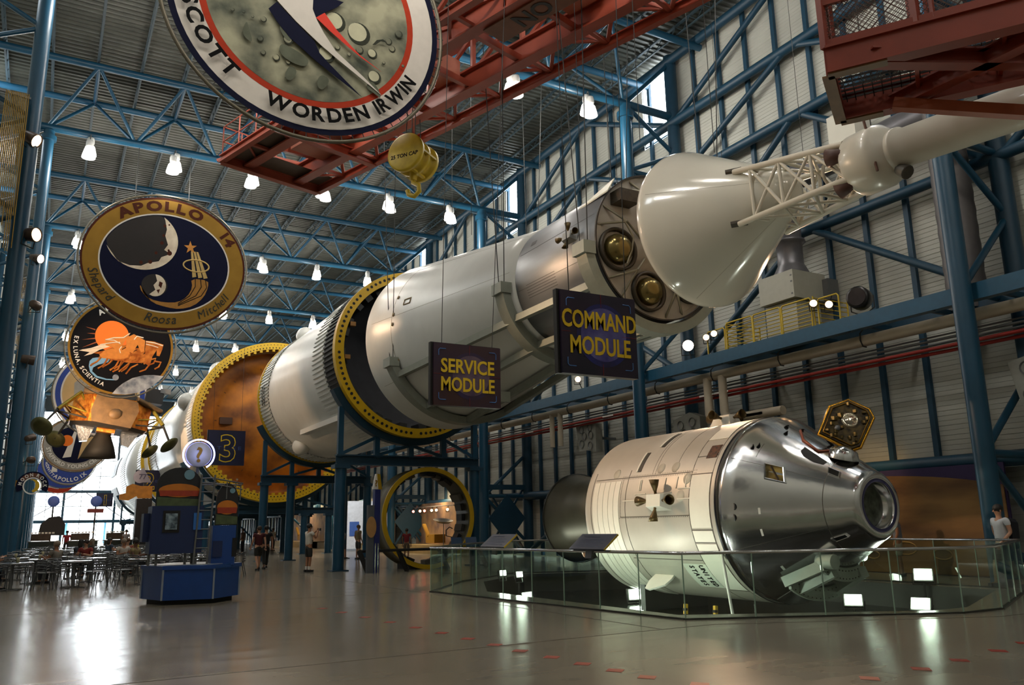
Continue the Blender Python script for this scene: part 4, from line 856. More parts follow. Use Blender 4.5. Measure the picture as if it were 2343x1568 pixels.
board('dark navy board with an outlined 2 beside the stage behind the lander', 7.05, 72.0, 5.5, 1.75, 1.68, ('S T A G E',), (-.1,), .26, 'c', True, '2')
board('dark navy board with a faint 1 far down the hall', 5.65, 100.0, 5.0, 1.6, 1.4, ('S T A G E',), (-.1,), .24, 'c', True, '1')
# ================================================================ HUNG EMBLEMS
def chaikin(p, n=2):
    for _ in range(n): p = [q for i in range(len(p)) for q in ((p[i][0]*.75+p[(i+1) % len(p)][0]*.25, p[i][1]*.75+p[(i+1) % len(p)][1]*.25), (p[i][0]*.25+p[(i+1) % len(p)][0]*.75, p[i][1]*.25+p[(i+1) % len(p)][1]*.75))]
    return p
class Face:
    """flat painted board facing -Y; layers stand a few millimetres proud of one another"""
    def __init__(s, t, cx, y, cz): s.t, s.cx, s.y, s.cz, s.k = t, cx, y, cz, 0
    def P(s, x, z, lift=0): return V((s.cx+x, s.y-s.k*.003-lift, s.cz+z))
    def poly(s, pts, mat, name): s.k += 1; return MB().prism([s.P(x, z) for x, z in pts][::-1], (0, .006, 0)).build(name, mat, s.t)
    def ell(s, rx, rz, mat, name, x=0, z=0, n=72): return s.poly([(x+rx*cos(2*pi*i/n), z+rz*sin(2*pi*i/n)) for i in range(n)], mat, name)
    def line(s, pts, r, mat, name): s.k += 1; return MB().path([s.P(x, z) for x, z in pts], r, 5).build(name, mat, s.t)
def emblem(label, cx, y, cz, rx, rz, wires=((-1, 1),)):
    t = thing('hanging_emblem', label, 'emblem', (cx, y, cz), 'hung mission emblems')
    n = 72; MB().path([(cx+rx*cos(2*pi*i/n), y+.05, cz+rz*sin(2*pi*i/n)) for i in range(n)], .045, 8, True).build('tube_frame', M('emblem_frame', '#6a6353', .4, .4), t)
    mb = MB(); k = int((rx+rz)*12)
    for i in range(k):
        a = 2*pi*(i+.5)/k; mb.bar((cx+(rx+.05)*cos(a), y+.03, cz+(rz+.05)*sin(a)), (cx+(rx-.2)*cos(a), y+.02, cz+(rz-.2)*sin(a)), .014)
    mb.build('lacing', CABLE, t, kind='stuff')
    for x in (-.42, .22): hang(t, cx+x*rx, y+.05, cz+rz*math.sqrt(1-x*x), .018)
    return t, Face(t, cx, y, cz)
NAVYP = M('print_navy', '#10132c', .75, 0, .1, spec=.12); WHITEP = M('print_white', '#d8d0c6', .75, 0, .05, spec=.12); REDP = M('print_red', '#b03a22', .75, 0, .1, spec=.12); BLACKP = M('print_black', '#0f0f14', .75, 0, 0, spec=.12)
GOLDP = M('print_gold', '#94702c', .75, 0, .12, 2, spec=.12); CREAMP = M('print_cream', '#c8a674', .75, 0, .1, 1, spec=.12); BROWNP = M('print_brown', '#4a2418', .75, 0, .1, spec=.12); ORGP = M('print_orange', '#e8762a', .75, 0, .08, 1, spec=.12)
MOONP = M('print_moon_green', '#a9a68c', .75, 0, 0, 1.1, col2='#4c5148', spec=.12); MOON2 = M('print_moon_grey', '#b4bac2', .75, 0, 0, 1.6, col2='#5d6672', spec=.12); SKYP = M('print_light_blue', '#7fb0d8', .75, 0, .1, spec=.12); GREYP = M('print_grey', '#9a968e', .75, 0, .1, spec=.12)
# fifteenth mission, large and nearest
t, F = emblem('huge round emblem with SCOTT WORDEN IRWIN around a cratered moon, cut by the frame top', 4.12, 16, 12.70, 3.12, 3.12)
F.ell(3.0, 3.0, NAVYP, 'navy_rim'); F.ell(2.87, 2.87, WHITEP, 'white_band'); F.ell(2.38, 2.38, REDP, 'red_ring'); F.ell(2.24, 2.24, MOONP, 'moon_field')
S15 = lambda L: [((500+x/3.905-690)*.00965, (5-y/3.905)*.00981) for x, y in L]
CRD = M('print_crater_dark', '#3a3d33', .75, 0, .2, spec=.12); CRL = M('print_crater_light', '#c9c6a8', .75, 0, .15, 3, spec=.12)
for x, y, r in ((960, 110, 92), (1180, 160, 105), (1465, 155, 34), (1500, 220, 32), (1190, 322, 36), (1310, 325, 44), (985, 355, 24), (1335, 550, 60), (890, 450, 72), (455, 605, 30), (345, 590, 22), (315, 470, 26), (558, 620, 22), (1560, 60, 36), (1090, 400, 18), (1415, 390, 16), (75, 275, 16), (240, 290, 12), (165, 270, 12), (330, 290, 26), (545, 420, 40), (1600, 375, 14)):
    (px, pz), rr = S15([(x, y)])[0], r/3.905*.0098
    F.ell(rr, rr*1.05, CRD, 'crater_shade', px, pz, 20); F.k -= 1; F.k += 1; F.ell(rr*.82, rr*.85, CRL if r > 40 else MOONP, 'crater', px-rr*.14, pz+rr*.12, 20); F.k -= 1
for L in ([(190, 340), (150, 480), (260, 550), (210, 400)], [(560, 650), (520, 780), (590, 800), (640, 680)], [(830, 660), (800, 780), (860, 820), (930, 690)], [(480, 460), (620, 500), (740, 560), (700, 640), (560, 620), (470, 560)], [(1290, 600), (1240, 680), (1330, 720), (1400, 760), (1360, 650)], [(460, 290), (480, 380), (570, 450), (560, 330)]): F.poly(chaikin(S15(L)), M('print_moon_shade', '#666a5a', .7, 0, .3, 3, spec=.1), 'moon_shadow'); F.k -= 1
F.k += 2
F.poly(S15([(1300, 250), (1340, 190), (1400, 165), (1440, 185), (1380, 190), (1330, 240)]), CRD, 'moon_shadow')
F.poly(S15([(430, 95), (365, 180), (440, 280), (560, 400), (800, 560), (1000, 670), (1210, 785), (1050, 660), (900, 540), (820, 470), (770, 370), (600, 240)]), NAVYP, 'navy_blade')
F.poly(S15([(745, -90), (745, 60), (775, 140), (850, 70), (960, -20), (1020, -90)]), NAVYP, 'navy_blade')
F.poly(S15([(850, 70), (775, 140), (900, 230), (1060, 330), (1200, 410), (1390, 495), (1180, 385), (1080, 305), (960, 200)]), M('print_bright_red', '#d8321c', .75, 0, 0), 'red_blade')
F.poly(S15([(280, -120), (370, 0), (440, 90), (600, 230), (830, 395), (970, 480), (1400, 728), (1220, 590), (960, 410), (850, 270), (785, 165), (742, 70), (745, -120)]), WHITEP, 'white_blade')
c = F.P(0, 0, .012)
mb = MB(); arc_write(mb, 'SCOTT', .44, c, 2.74, R(213.5), .16, True, bold=.03, span=43); mb.build('lettering', LETK, t); mb = MB(); arc_write(mb, 'WORDEN', .44, c, 2.74, R(275), .16, True, bold=.03, span=51); mb.build('lettering', LETK, t); mb = MB(); arc_write(mb, 'IRWIN', .44, c, 2.74, R(318.5), .16, True, bold=.03, span=29); mb.build('lettering', LETK, t)
# fourteenth mission
t, F = emblem('oval gold emblem reading APOLLO 14 with crescent moon and star', 3.68, 37.2, 12.97, 3.42, 3.11)
F.ell(3.34, 3.0, BROWNP, 'brown_rim'); F.ell(3.26, 2.90, GOLDP, 'gold_band'); F.ell(2.66, 2.25, WHITEP, 'white_line'); F.ell(2.60, 2.19, NAVYP, 'night_field')
S14 = lambda L: [((x-1465)*.00452, (808-y)*.0050) for x, y in L]
def arc(cx, cy, rx, ry, a0, a1, n=16): return [(cx+rx*cos(R(a0+(a1-a0)*i/n)), cy-ry*sin(R(a0+(a1-a0)*i/n))) for i in range(n+1)]
ELC = lambda P: [(x*min(1, .985/max(1e-6, math.hypot(x/2.6, z/2.19))), z*min(1, .985/max(1e-6, math.hypot(x/2.6, z/2.19)))) for x, z in P]
F.poly(ELC(S14(arc(1240, 620, 312, 268, 0, 354, 60))), M('print_dark_moon', '#1c130f', .75, 0, .3, 1), 'moon_disc')
F.poly(ELC(S14(arc(1240, 620, 320, 274, -160, 56, 30)+[(1430, 420), (1450, 500), (1440, 560), (1470, 640), (1440, 690), (1500, 720), (1420, 760), (1400, 800), (1300, 830), (1250, 860), (1150, 868), (1050, 845)])), M('print_lit_moon', '#e8d8c0', .75, 0, 0, 2.2, col2='#cbb79c'), 'moon_crescent')
for x, y, r in ((1430, 470, 14), (1468, 455, 8), (1425, 560, 12), (1415, 630, 16), (1490, 715, 22), (1370, 728, 14), (1325, 815, 18), (1245, 830, 16), (1480, 690, 10)):
    F.ell(r*.00452, r*.005, BROWNP, 'crater', (x-1465)*.00452, (808-y)*.005, 14); F.k -= 1
F.k += 1
F.ell(.52, .50, M('print_dark_moon', '#1c130f'), 'earth_shade', (1380-1465)*.00452, (808-1020)*.005, 32)
F.poly(S14([(1380, 922), (1400, 980), (1370, 1020), (1390, 1060), (1340, 1105)]+arc(1385, 1020, 96, 98, -100, 88, 14)), M('print_lit_moon', '#e8d8c0'), 'earth_face')
for L in ([(1420, 980), (1450, 990), (1440, 1040), (1415, 1020)], [(1400, 1060), (1430, 1050), (1420, 1090)]): F.poly(S14(L), BROWNP, 'continent'); F.k -= 1
F.k += 1
TR = [M('print_trail_gold', '#a9752a', .75, 0, .2, 6), M('print_trail_pale', '#c9a866', .75)]
F.poly(chaikin(S14([(1700, 920), (1720, 1000), (1680, 1090), (1600, 1150), (1480, 1165), (1350, 1150), (1270, 1090), (1250, 1040), (1262, 1035), (1290, 1110), (1380, 1180), (1500, 1205), (1620, 1210), (1740, 1170), (1830, 1080), (1865, 980), (1860, 920)]), 1), TR[0], 'star_trail')
for o_ in (0, 55, 105): F.line(S14([(1740+o_*.9, 920), (1745+o_, 990), (1700+o_, 1080-o_*.1), (1600, 1160+o_*.2)]), .018, BLACKP, 'trail_gap'); F.k -= 1
F.k += 1
for a, b in ((1690, 1730), (1715, 1785), (1740, 1835)): F.poly(S14([(a-8, 670), (a+10, 670), (b+18, 900), (b-18, 910)]), TR[1], 'star_beam'); F.k -= 1
F.k += 1
F.line(S14(arc(1740, 800, 118, 55, 0, 360, 28)), .035, TR[1], 'orbit_ring')
st5 = []
for i in range(10): rr = 62 if i % 2 == 0 else 24; a = 95+36*i; st5.append((1675+rr*cos(R(a)), 638-rr*sin(R(a))))
F.poly(S14(st5), M('print_star', '#d08a3a', .75), 'star')
mb = MB(); c = F.P(0, 0, .01)
arc_write(mb, 'APOLLO', .60, c, 2.78, R(98), .1, False, 2.38, bold=.05, span=74); arc_write(mb, '14', .60, c, 2.80, R(33), .14, False, 2.40, bold=.04, span=15); mb.build('title_lettering', BROWNP, t)
mb = MB()
arc_write(mb, 'Shepard', .52, c, 3.10, R(211), .10, True, 2.72, shear=.25, sx=.9); arc_write(mb, 'Roosa', .56, c, 3.10, R(269), .08, True, 2.72, shear=.25, sx=.9); arc_write(mb, 'Mitchell', .50, c, 3.10, R(316), .10, True, 2.72, shear=.25, sx=.9)
mb.build('name_lettering', M('print_dark_green', '#1c2018', .75, 0, 0), t)
# thirteenth mission
t, F = emblem('round black emblem reading EX LUNA SCIENTIA with an orange sun', 3.02, 50.25, 11.75, 2.85, 2.88)
S13 = lambda L: [((x-885)*.0034, (695-y)*.00352) for x, y in L]
F.ell(2.70, 2.74, GOLDP, 'gold_rim'); F.ell(2.58, 2.62, BLACKP, 'black_field')
for L in ([(320, 415), (470, 440), (470, 460)], [(350, 518), (470, 505), (470, 525)], [(290, 628), (480, 580), (485, 600)], [(300, 755), (500, 640), (510, 660)]): F.poly(S13(L), M('print_ray', '#a0542a', .75), 'sun_ray'); F.k -= 1
F.k += 1
F.ell(.86, .88, M('print_sun', '#f07a1e', .75, 0, .05), 'sun', (725-885)*.0034, (695-530)*.00352, 40)
F.poly(S13([(800, 1460), (860, 1370), (950, 1280), (1080, 1190), (1250, 1130), (1400, 1115), (1560, 1125), (1480, 1220), (1340, 1340), (1180, 1420), (1000, 1460)]), MOON2, 'moon')
F.poly(S13([(430, 960), (470, 910), (600, 880), (720, 910), (700, 960), (560, 1010), (490, 1060), (480, 1120), (560, 1190), (700, 1225), (820, 1225), (820, 1242), (690, 1245), (540, 1215), (450, 1130), (425, 1040)]), SKYP, 'blue_sweep')
F.ell(.16, .17, MOON2, 'earth', (832-885)*.0034, (695-1195)*.00352, 20)
HB = M('print_horse_tan', '#c9803a', .75, 0, 0, 3, col2='#9a5220', spec=.12); HL = M('print_horse_pale', '#f0e0cc', .75, spec=.12); HM = M('print_horse_mid', '#d98c44', .75, spec=.12)
for dx, dy, s in ((330, 60, .9), (170, 30, .95), (0, 0, 1)):
    q = lambda L: S13([(x*s+dx+(1-s)*700, y*s+dy+(1-s)*700) for x, y in L])
    F.poly(q([(560, 850), (640, 770), (740, 735), (880, 750), (960, 700), (1010, 610), (1060, 620), (1090, 720), (1050, 780), (1030, 870), (900, 890), (700, 905), (600, 900)]), HB if dx else HM, 'horse_body')
    for L in ([(590, 890), (540, 960), (470, 1010), (445, 1040)], [(690, 900), (640, 1010), (560, 1075)], [(1010, 780), (1040, 790), (990, 870), (930, 905)], [(1000, 830), (1130, 790), (1100, 880), (1040, 910)]): F.line(q(L), .05, HB, 'horse_leg'); F.k -= 1
    F.k += 1
    F.poly(q([(260, 805), (420, 760), (560, 690), (680, 640), (850, 620), (720, 700), (560, 770), (450, 850), (340, 890), (420, 820)]), HL if not dx else HB, 'horse_tail')
F.poly(S13([(620, 605), (720, 545), (860, 530), (1000, 450), (920, 600), (880, 690), (900, 800), (830, 790), (760, 720), (640, 690)]), HM, 'flying_mane')
F.poly(S13([(940, 540), (1050, 470), (1230, 560), (1230, 740), (1180, 760), (1120, 640), (1060, 760), (950, 720)]), HM, 'rider_cloak')
F.poly(S13([(1240, 560), (1380, 565), (1520, 605), (1505, 690), (1470, 800), (1425, 795), (1420, 700), (1360, 820), (1330, 980), (1260, 940), (1240, 720)]), HB, 'lead_horse')
for L in ([(1320, 960), (1270, 1040), (1180, 1080)], [(1390, 890), (1500, 900), (1470, 980), (1410, 1020)], [(900, 930), (860, 1060), (780, 1110)], [(1010, 960), (930, 1040), (870, 1100)], [(1150, 960), (1050, 1020), (980, 1130)]): F.line(S13(L), .05, HB, 'horse_leg'); F.k -= 1
F.k += 1
for L in ([(1245, 580), (1380, 590), (1510, 625)], [(1245, 620), (1360, 640), (1440, 660)], [(300, 800), (480, 750), (640, 720)], [(640, 600), (760, 560), (900, 545), (985, 465)], [(630, 600), (760, 600), (860, 650)], [(880, 690), (850, 740), (870, 800)], [(560, 690), (740, 640), (850, 625)], [(1060, 560), (1100, 500), (1200, 520)]): F.line(S13(L), .03, HL, 'white_streak'); F.k -= 1
F.k += 1
mb = MB(); c = F.P(0, 0, .01); arc_write(mb, 'APOLLO XIII', .42, c, 2.10, R(84), .22, False, bold=.035); arc_write(mb, 'EX LUNA, SCIENTIA', .30, c, 2.42, R(211), .22, True, bold=.02); mb.build('lettering', LETW, t)
# twelfth mission, mostly hidden
t, F = emblem('round cream emblem with navy rim and grey sails, mostly hidden behind the gold lander', 2.75, 63.15, 11.0, 3.0, 3.0)
F.ell(2.93, 2.93, WHITEP, 'white_rim'); F.ell(2.80, 2.80, M('print_royal_blue', '#27408f', .75), 'blue_band'); F.ell(2.48, 2.48, WHITEP, 'white_line'); F.ell(2.38, 2.38, CREAMP, 'cream_field')
F.poly([(-1.7, .6), (-.2, 2.2), (.3, 1.2), (-.1, -1.4), (-1.6, -.9)], GREYP, 'sail'); F.poly([(-.1, 1.9), (.9, 2.1), (1.3, .8), (.6, -1.2), (.1, -1.3)], M('print_sail_white', '#cfd2d6', .75), 'sail'); F.poly([(-2.0, -1.0), (1.6, -1.4), (1.2, -1.8), (-1.4, -1.7)], BROWNP, 'ship_hull')
# tenth, ninth, eighth, seventh
t, F = emblem('shield-like grey emblem reading STAFFORD YOUNG CERNAN below the lander', 1.85, 76, 8.6, 2.5, 2.2)
F.ell(2.45, 2.15, M('print_bronze', '#8a6a44', .75), 'bronze_rim'); F.ell(2.35, 2.05, GREYP, 'grey_band'); F.ell(1.75, 1.5, NAVYP, 'navy_field'); F.poly([(-.9, -1.1), (-.2, 1.2), (0, 1.2), (-.3, -1.0)], WHITEP, 'white_stroke'); F.poly([(.2, -1.2), (.4, .2), (1.3, .9), (.8, -.3)], CREAMP, 'pale_stroke'); F.ell(.45, .45, ORGP, 'orange_disc', -.7, .3, 24)
mb = MB(); arc_write(mb, 'STAFFORD YOUNG CERNAN', .40, F.P(0, 0, .01), 2.15, R(270), .14, True, 1.9, bold=.02); mb.build('lettering', LETW, t)
t, F = emblem('round navy emblem reading APOLLO IX with a small white rocket', 1.75, 89, 8.3, 2.3, 2.3)
F.ell(2.25, 2.25, GREYP, 'grey_rim'); F.ell(2.15, 2.15, M('print_royal_blue', '#27408f', .75), 'blue_field')
F.poly([(-1.45, -1.1), (-1.3, .6), (-1.2, 1.0), (-1.1, .6), (-.95, -1.1)], WHITEP, 'rocket'); F.ell(1.0, .5, GOLDP, 'orbit_band', .3, .2, 30)
mb = MB(); arc_write(mb, 'APOLLO IX', .50, F.P(0, 0, .01), 2.0, R(276), .2, True, bold=.02); arc_write(mb, 'McDIVITT', .36, F.P(0, 0, .01), 2.0, R(205), .12, True, bold=.02); mb.build('lettering', LETW, t)
t, F = emblem('navy emblem with red curved band reading BORMAN LOVELL ANDERS', 1.55, 102, 8.3, 2.55, 2.0)
F.ell(2.5, 1.95, M('print_royal_blue', '#27408f', .75), 'blue_field'); F.poly([(-1.9, .6), (-1.5, -.5), (-.3, -1.0), (1.6, -.8), (2.1, .1), (1.9, .35), (1.2, -.25), (-.2, -.4), (-1.1, .1)], M('print_bright_red', '#d8321c', .75), 'red_band')
mb = MB(); arc_write(mb, 'BORMAN LOVELL ANDERS', .38, F.P(0, .1, .01), 2.1, R(274), .06, True, 1.0, bold=.02); mb.build('lettering', M('print_yellow', '#e8c860', .75), t)
t, F = emblem('farthest round emblem reading SCHIRRA EISELE above red and white stripes', 1.35, 115, 8.6, 2.2, 2.35)
F.ell(2.15, 2.3, WHITEP, 'white_rim'); F.poly([(-1.5, -1.6), (1.5, -1.6), (1.0, -2.05), (.4, -2.25), (-.4, -2.25), (-1.0, -2.05)], REDP, 'red_stripe'); F.ell(2.05, 1.75, M('print_royal_blue', '#27408f', .75), 'blue_field', 0, .2)
mb = MB(); arc_write(mb, 'SCHIRRA EISELE CUNNINGHAM', .36, F.P(0, 0, .01), 1.95, R(270), .1, True, 1.75, bold=.02); mb.build('lettering', LETW, t)

# ================================================================ LUNAR LANDER MODEL
FOIL = M('gold_foil', '#f0a544', .3, .75, 0, 3.5, 1.0, 6, col2='#b05a1c'); FOILB = M('brown_blanket', '#6b5232', .6, .1, .35, 2.5, .7, 4); FOILG = M('silver_foil', '#a8adb2', .25, .85, .3, 4, .8, 6); LEG = M('foil_wrapped_leg', '#8a7a26', .4, .6, .35, 5, .6, 14); LDK = M('lander_dark', '#1d1a16', .6, 0, .3, 3)
LC = V((3.05, 56, 8.55)); LT_ = Matrix.Rotation(R(7), 3, 'Y'); L_ = lambda x, y, z: LC+LT_ @ V((x, y, z))
ld = thing('lunar_lander', 'gold foil lunar lander with dish feet hung under the emblems', 'spacecraft', LC)
def oct(r, z, rr=.62): return [L_(x, y, z) for x, y in ((-r, -r*rr*.68), (-r*.55, -r), (r*.55, -r), (r, -r*.55), (r, r*.55), (r*.55, r), (-r*.55, r), (-r, r*.55))]
def octbox(r0, z0, r1, z1, nm, mat, par):
    a, b = oct(r0, z0), oct(r1, z1); return MB().add(a+b, [tuple(range(7, -1, -1)), tuple(range(8, 16))]+[(i, (i+1) % 8, 8+(i+1) % 8, 8+i) for i in range(8)]).build(nm, mat, par)
octbox(2.15, -.75, 2.15, .85, 'descent_stage', FOIL, ld); octbox(1.9, -.95, 2.1, -.74, 'underside', LDK, ld); octbox(1.7, .9, 1.5, 1.25, 'upper_deck', LDK, ld)
bl = MB(); bl.prism([L_(x, -2.18, z) for x, z in ((-1.0, .95), (1.25, .75), (1.4, .2), (1.15, -.85), (-1.0, -.75), (-1.15, -.1))], LT_ @ V((0, -.16, 0))); bl.build('front_blanket', FOILB, ld); MB().ball(L_(.15, -2.3, -.15), .42, 8, 5, (1, .5, .8)).build('blanket_bulge', FOILB, ld)
MB().box(L_(-1.1, -1.9, 1.05), (1.3, .6, .35), LT_).build('roll_bag', FOILB, ld); MB().tube(L_(1.2, -2.1, .95), L_(2.7, -1.3, .55), .17, 8).build('roll_bag', FOILB, ld)
octbox(1.1, 1.25, 1.0, 2.3, 'ascent_stage', M('ascent_grey', '#4c4a46', .5, .2, .3, 3), ld); MB().box(L_(2.2, -.6, 1.5), (1.0, .9, .9), LT_).build('thruster_tank', M('ascent_black', '#1a1a1c', .5), ld); MB().box(L_(2.75, -.9, 1.9), (.6, .4, .28), LT_).build('thruster_block', GREYM, ld)
MB().lathe([(.3, -.7), (.45, -1.2), (.78, -1.9), (1.0, -2.55), (.97, -2.55), (.7, -1.8), (0, -1.0)], L_(-.15, -.2, -.1), LT_ @ V((0, 0, 1)), 28).build('descent_engine', M('engine_dark', '#15140f', .7, 0), ld); MB().box(L_(-.1, -.9, -1.0), (1.0, .8, .35), LT_).build('engine_collar', FOIL, ld)
for s in (-1, 1): MB().prism([L_(s*.75, -.9, -.95), L_(s*1.75, -.9, -.95), L_(s*1.35, -.9, -1.85), L_(s*.95, -.9, -1.75)], LT_ @ V((0, .8, 0))).build('heat_shield', FOILG, ld)
for (dx, dy) in ((-.80, -.60), (.82, -.55), (-.62, .8), (.7, .72)):
    u = V((dx, dy, 0)); w_ = V((-dy, dx, 0)); f = lambda a, b, z: L_((u*a+w_*b).x, (u*a+w_*b).y, z)
    MB().tube(f(2.3, 0, .95), f(3.55, 0, -.35), .12, 8).build('leg', LEG, ld); MB().tube(f(3.55, 0, -.35), f(4.3, 0, -1.5), .07, 8).build('shock_strut', LDK, ld)
    MB().lathe([(0, 0), (.36, .02), (.60, .16), (.57, .19), (0, .1)], f(4.33, 0, -1.6), (V((.35, .75, .55)) if dx < 0 else V((-.55, .45, .7))), 24).build('foot_pad', M('foot_pad_olive', '#55552e', .5, .3, .3, 3), ld)
    for b in (-1, 1):
        MB().tube(f(2.3, 0, .95), f(1.95, b*1.0, -.5), .07, 6).build('outrigger', LEG, ld); MB().tube(f(3.6, 0, -.45), f(1.9, b*1.0, -.6), .055, 6).build('strut', LDK, ld); MB().tube(f(3.2, b*.06, .0), f(1.95, b*.9, -.3), .05, 6).build('strut', LEG, ld)
for x in (-1.2, 1.4): hang(ld, LC.x+x, 56, 9.6, .02)

# ================================================================ RED HAMMERHEAD CRANE
cu, cw = V((-.297, .955, 0)), V((.955, .297, 0)); CO = V((9.42, 21.14, 0))
K = lambda u, v, z: CO+cu*u+cw*v+V((0, 0, z))
cr = thing('hammerhead_crane', 'long red steel crane boom slung across the hall under the roof', 'crane', K(0, -1, 14))
for v in (0, -2.0): MB().ibeam(K(-14, v, 14.35), K(7.8, v, 14.35), .36, .62, .06).build('main_girder', RED, cr)
for v in (.94, -2.95):
    MB().ibeam(K(-14, v, 14.05), K(7.9, v, 14.05), .2, .24, .04).build('side_chord', RED, cr); vi = 0 if v > 0 else -2.0
    for i in range(11):
        a = -13.8+2*i; MB().bar(K(a, v, 14.1), K(a+1, vi, 14.6), .1).build('side_brace', RED, cr); MB().bar(K(a+1, vi, 14.6), K(a+2, v, 14.1), .1).build('side_brace', RED, cr)
        MB().bar(K(a, v, 14.1), K(a, vi, 14.1), .12, .1).build('tie', RED, cr); MB().bar(K(a, v, 14.15), K(a+1, vi, 14.15), .07, .07).build('tie', RED, cr)
for v in (.2, -2.2): MB().bar(K(-14, v, 15.9), K(4.2, v, 15.9), .2, .2).build('top_chord', RED, cr)
for i in range(9):
    a = -13.5+2*i
    for v in (.1, -2.1): MB().bar(K(a, v, 14.65), K(a, v, 15.9), .12).build('post', RED, cr); MB().bar(K(a, v, 15.9), K(a+2, v, 14.65), .1).build('brace', RED, cr)
    MB().bar(K(a, .1, 15.9), K(a, -2.1, 15.9), .12).build('cross_tie', RED, cr); MB().bar(K(a, 0, 14.2), K(a, -2, 14.2), .14, .2).build('cross_tie', RED, cr)
PK = M('pinkish_plate', '#b8705a', .55, 0, .15, 2)
for a in (-11.5, -6, -.8, 4.6): MB().box(K(a, -.9, 14.75), (1.3, 1.0, .5), Matrix.Rotation(R(17.3), 3, 'Z')).build('gusset_plate', PK, cr)
pl = MB(); pl.prism([K(-9.5, -1.95, 13.95), K(-4.0, -1.95, 13.95), K(-4.0, -1.2, 13.95), K(-9.5, -1.2, 13.95)], (0, 0, .03)); pl.build('sign_plate', M('brown_plate', '#7a4a30', .6), cr)
mb = MB(); write(mb, 'NO', .72, K(-5.4, -1.35, 13.935), cu*-1, cw*-1, bold=.02); mb.build('lettering', M('faded_black_letter', '#2c241e', .6), cr)
MB().bar(K(-13.9, .9, 14.05), K(-11.2, .9, 14.05), .3, .3).build('yellow_tip', YEL, cr)
# end platform
for u_ in (4.4, 7.85): MB().ibeam(K(u_, -2.95, 14.05), K(u_, .94, 14.05), .26, .3, .04).build('end_beam', RED, cr)
MB().box(K(6.1, -2.4, 14.2), (1.05, 3.4, .03), Matrix.Rotation(R(17.3), 3, 'Z')).build('walk_plate', M('brown_walk_plate', '#5c4a3c', .6), cr); MB().box(K(7.3, -.7, 14.22), (3.2, 1.0, .03), Matrix.Rotation(R(17.3), 3, 'Z')).build('walk_plate', MATS['brown_walk_plate'], cr)
for p, q in ((K(4.5, -2.95, 0), K(7.85, -2.95, 0)), (K(7.85, -2.95, 0), K(7.85, -.9, 0))):
    for z in (14.7, 15.25): MB().tube(p+V((0, 0, z)), q+V((0, 0, z)), .025, 6).build('hand_rail', RED, cr)
    for i in range(4): r_ = p.lerp(q, i/3); MB().tube(r_+V((0, 0, 14.1)), r_+V((0, 0, 15.25)), .025, 6).build('rail_post', RED, cr)
for a in (5.0, 6.2, 7.2): MB().bar(K(a, -1.9, 14.3), K(a+.7, .8, 14.9), .14, .2).build('machinery_beam', RED, cr)
MB().box(K(5.6, -.7, 14.7), (1.3, 1.0, .7), Matrix.Rotation(R(17.3), 3, 'Z')).build('winch_box', PK, cr)
for u_, v in ((-12, -1), (-3, -1), (6, -1)): MB().tube(K(u_, v, 15.9), K(u_, v, 18.4 if u_ < 3 else 20), .03, 6).build('hanger', RED, cr)
# hook block
hb = K(.75, -.3, 12.55); YB = M('hook_block_yellow', '#c2a41c', .5, 0, .2, 4)
hk = thing('hook_block', 'yellow round crane hook block lettered 25 TON CAP below the red boom', 'hook', hb)
ax = V((.80, .55, -.05)).normalized()
MB().lathe([(0, -.5), (.56, -.5), (.62, -.47), (.62, -.36), (.5, -.34), (.5, -.08), (.58, -.06), (.58, .06), (.5, .08), (.5, .34), (.6, .36), (.6, .5), (0, .5)], hb, ax, 36).build('sheave_drum', YB, hk)
e1 = ax.cross(V((0, 0, 1))).normalized()
for i in range(5): a = 2*pi*i/5; d = e1*cos(a)+e1.cross(ax)*sin(a); MB().bar(hb+d*.55-ax*.34, hb+d*.55+ax*.36, .1, .06).build('side_strap', YB, hk)
rt = e1 if e1.x > 0 else -e1
mb = MB(); write(mb, '25 TON CAP', .17, hb-ax*.508+V((.0, .0, -.18)), rt, rt.cross(-ax)*-1 if (rt.cross(-ax)).z < 0 else rt.cross(-ax), bold=.03); mb.build('lettering', LETK, hk)
MB().path([hb+V((0, 0, -.5)), hb+V((0, 0, -.8)), hb+rt*.2+V((0, 0, -.92)), hb+rt*.22+V((0, 0, -1.12)), hb+rt*.05+V((0, 0, -1.25)), hb-rt*.16+V((0, 0, -1.15)), hb-rt*.2+V((0, 0, -1.0))], .075, 8).build('hook', YB, hk); MB().tube(hb+V((0, 0, -.45)), hb+V((0, 0, -.72)), .14, 10, .1).build('hook_swivel', YB, hk)
for i, (x, d) in enumerate(((-.42, -.3), (-.1, .1), (.1, .1), (.42, .3))): MB().tube(hb+ax*x+V((0, 0, .45)), hb+ax*x*.8+V((0, 0, 1.75)), .016, 5).build('hoist_rope', CABLE, hk)

# ================================================================ RED ACCESS ARM, top right
am = thing('access_arm', 'dark red steel access arm with mesh sides reaching in over the escape tower', 'gantry arm', (9.6, 6.6, 7.5))
P0, P1 = V((8.9, 6.78, 7.5)), V((10.18, 7.62, 7.5)); ad_ = V((.545, -.839, 0)); U = lambda z: V((0, 0, z))
LAM = 3.3; FL_ = M('tan_flange', '#7d5a34', .5, 0, .2, 3)
for p in (P0, P1):
    MB().bar(p+U(.20), p+ad_*LAM+U(.20), .05, .40).build('side_girder', DRED, am); MB().bar(p+U(0), p+ad_*LAM+U(0), .22, .03).build('lower_flange', DRED, am); MB().bar(p+U(.40), p+ad_*LAM+U(.40), .14, .04).build('upper_flange', DRED, am)
MB().bar(P0+U(.20), P1+U(.20), .05, .40).build('end_girder', DRED, am)
for p, q in ((P0, P1), (P0, P0+ad_*.75), (P1, P1+ad_*.6)): MB().bar(p+U(-.02), q+U(-.02), .16, .03).build('end_flange', FL_, am)
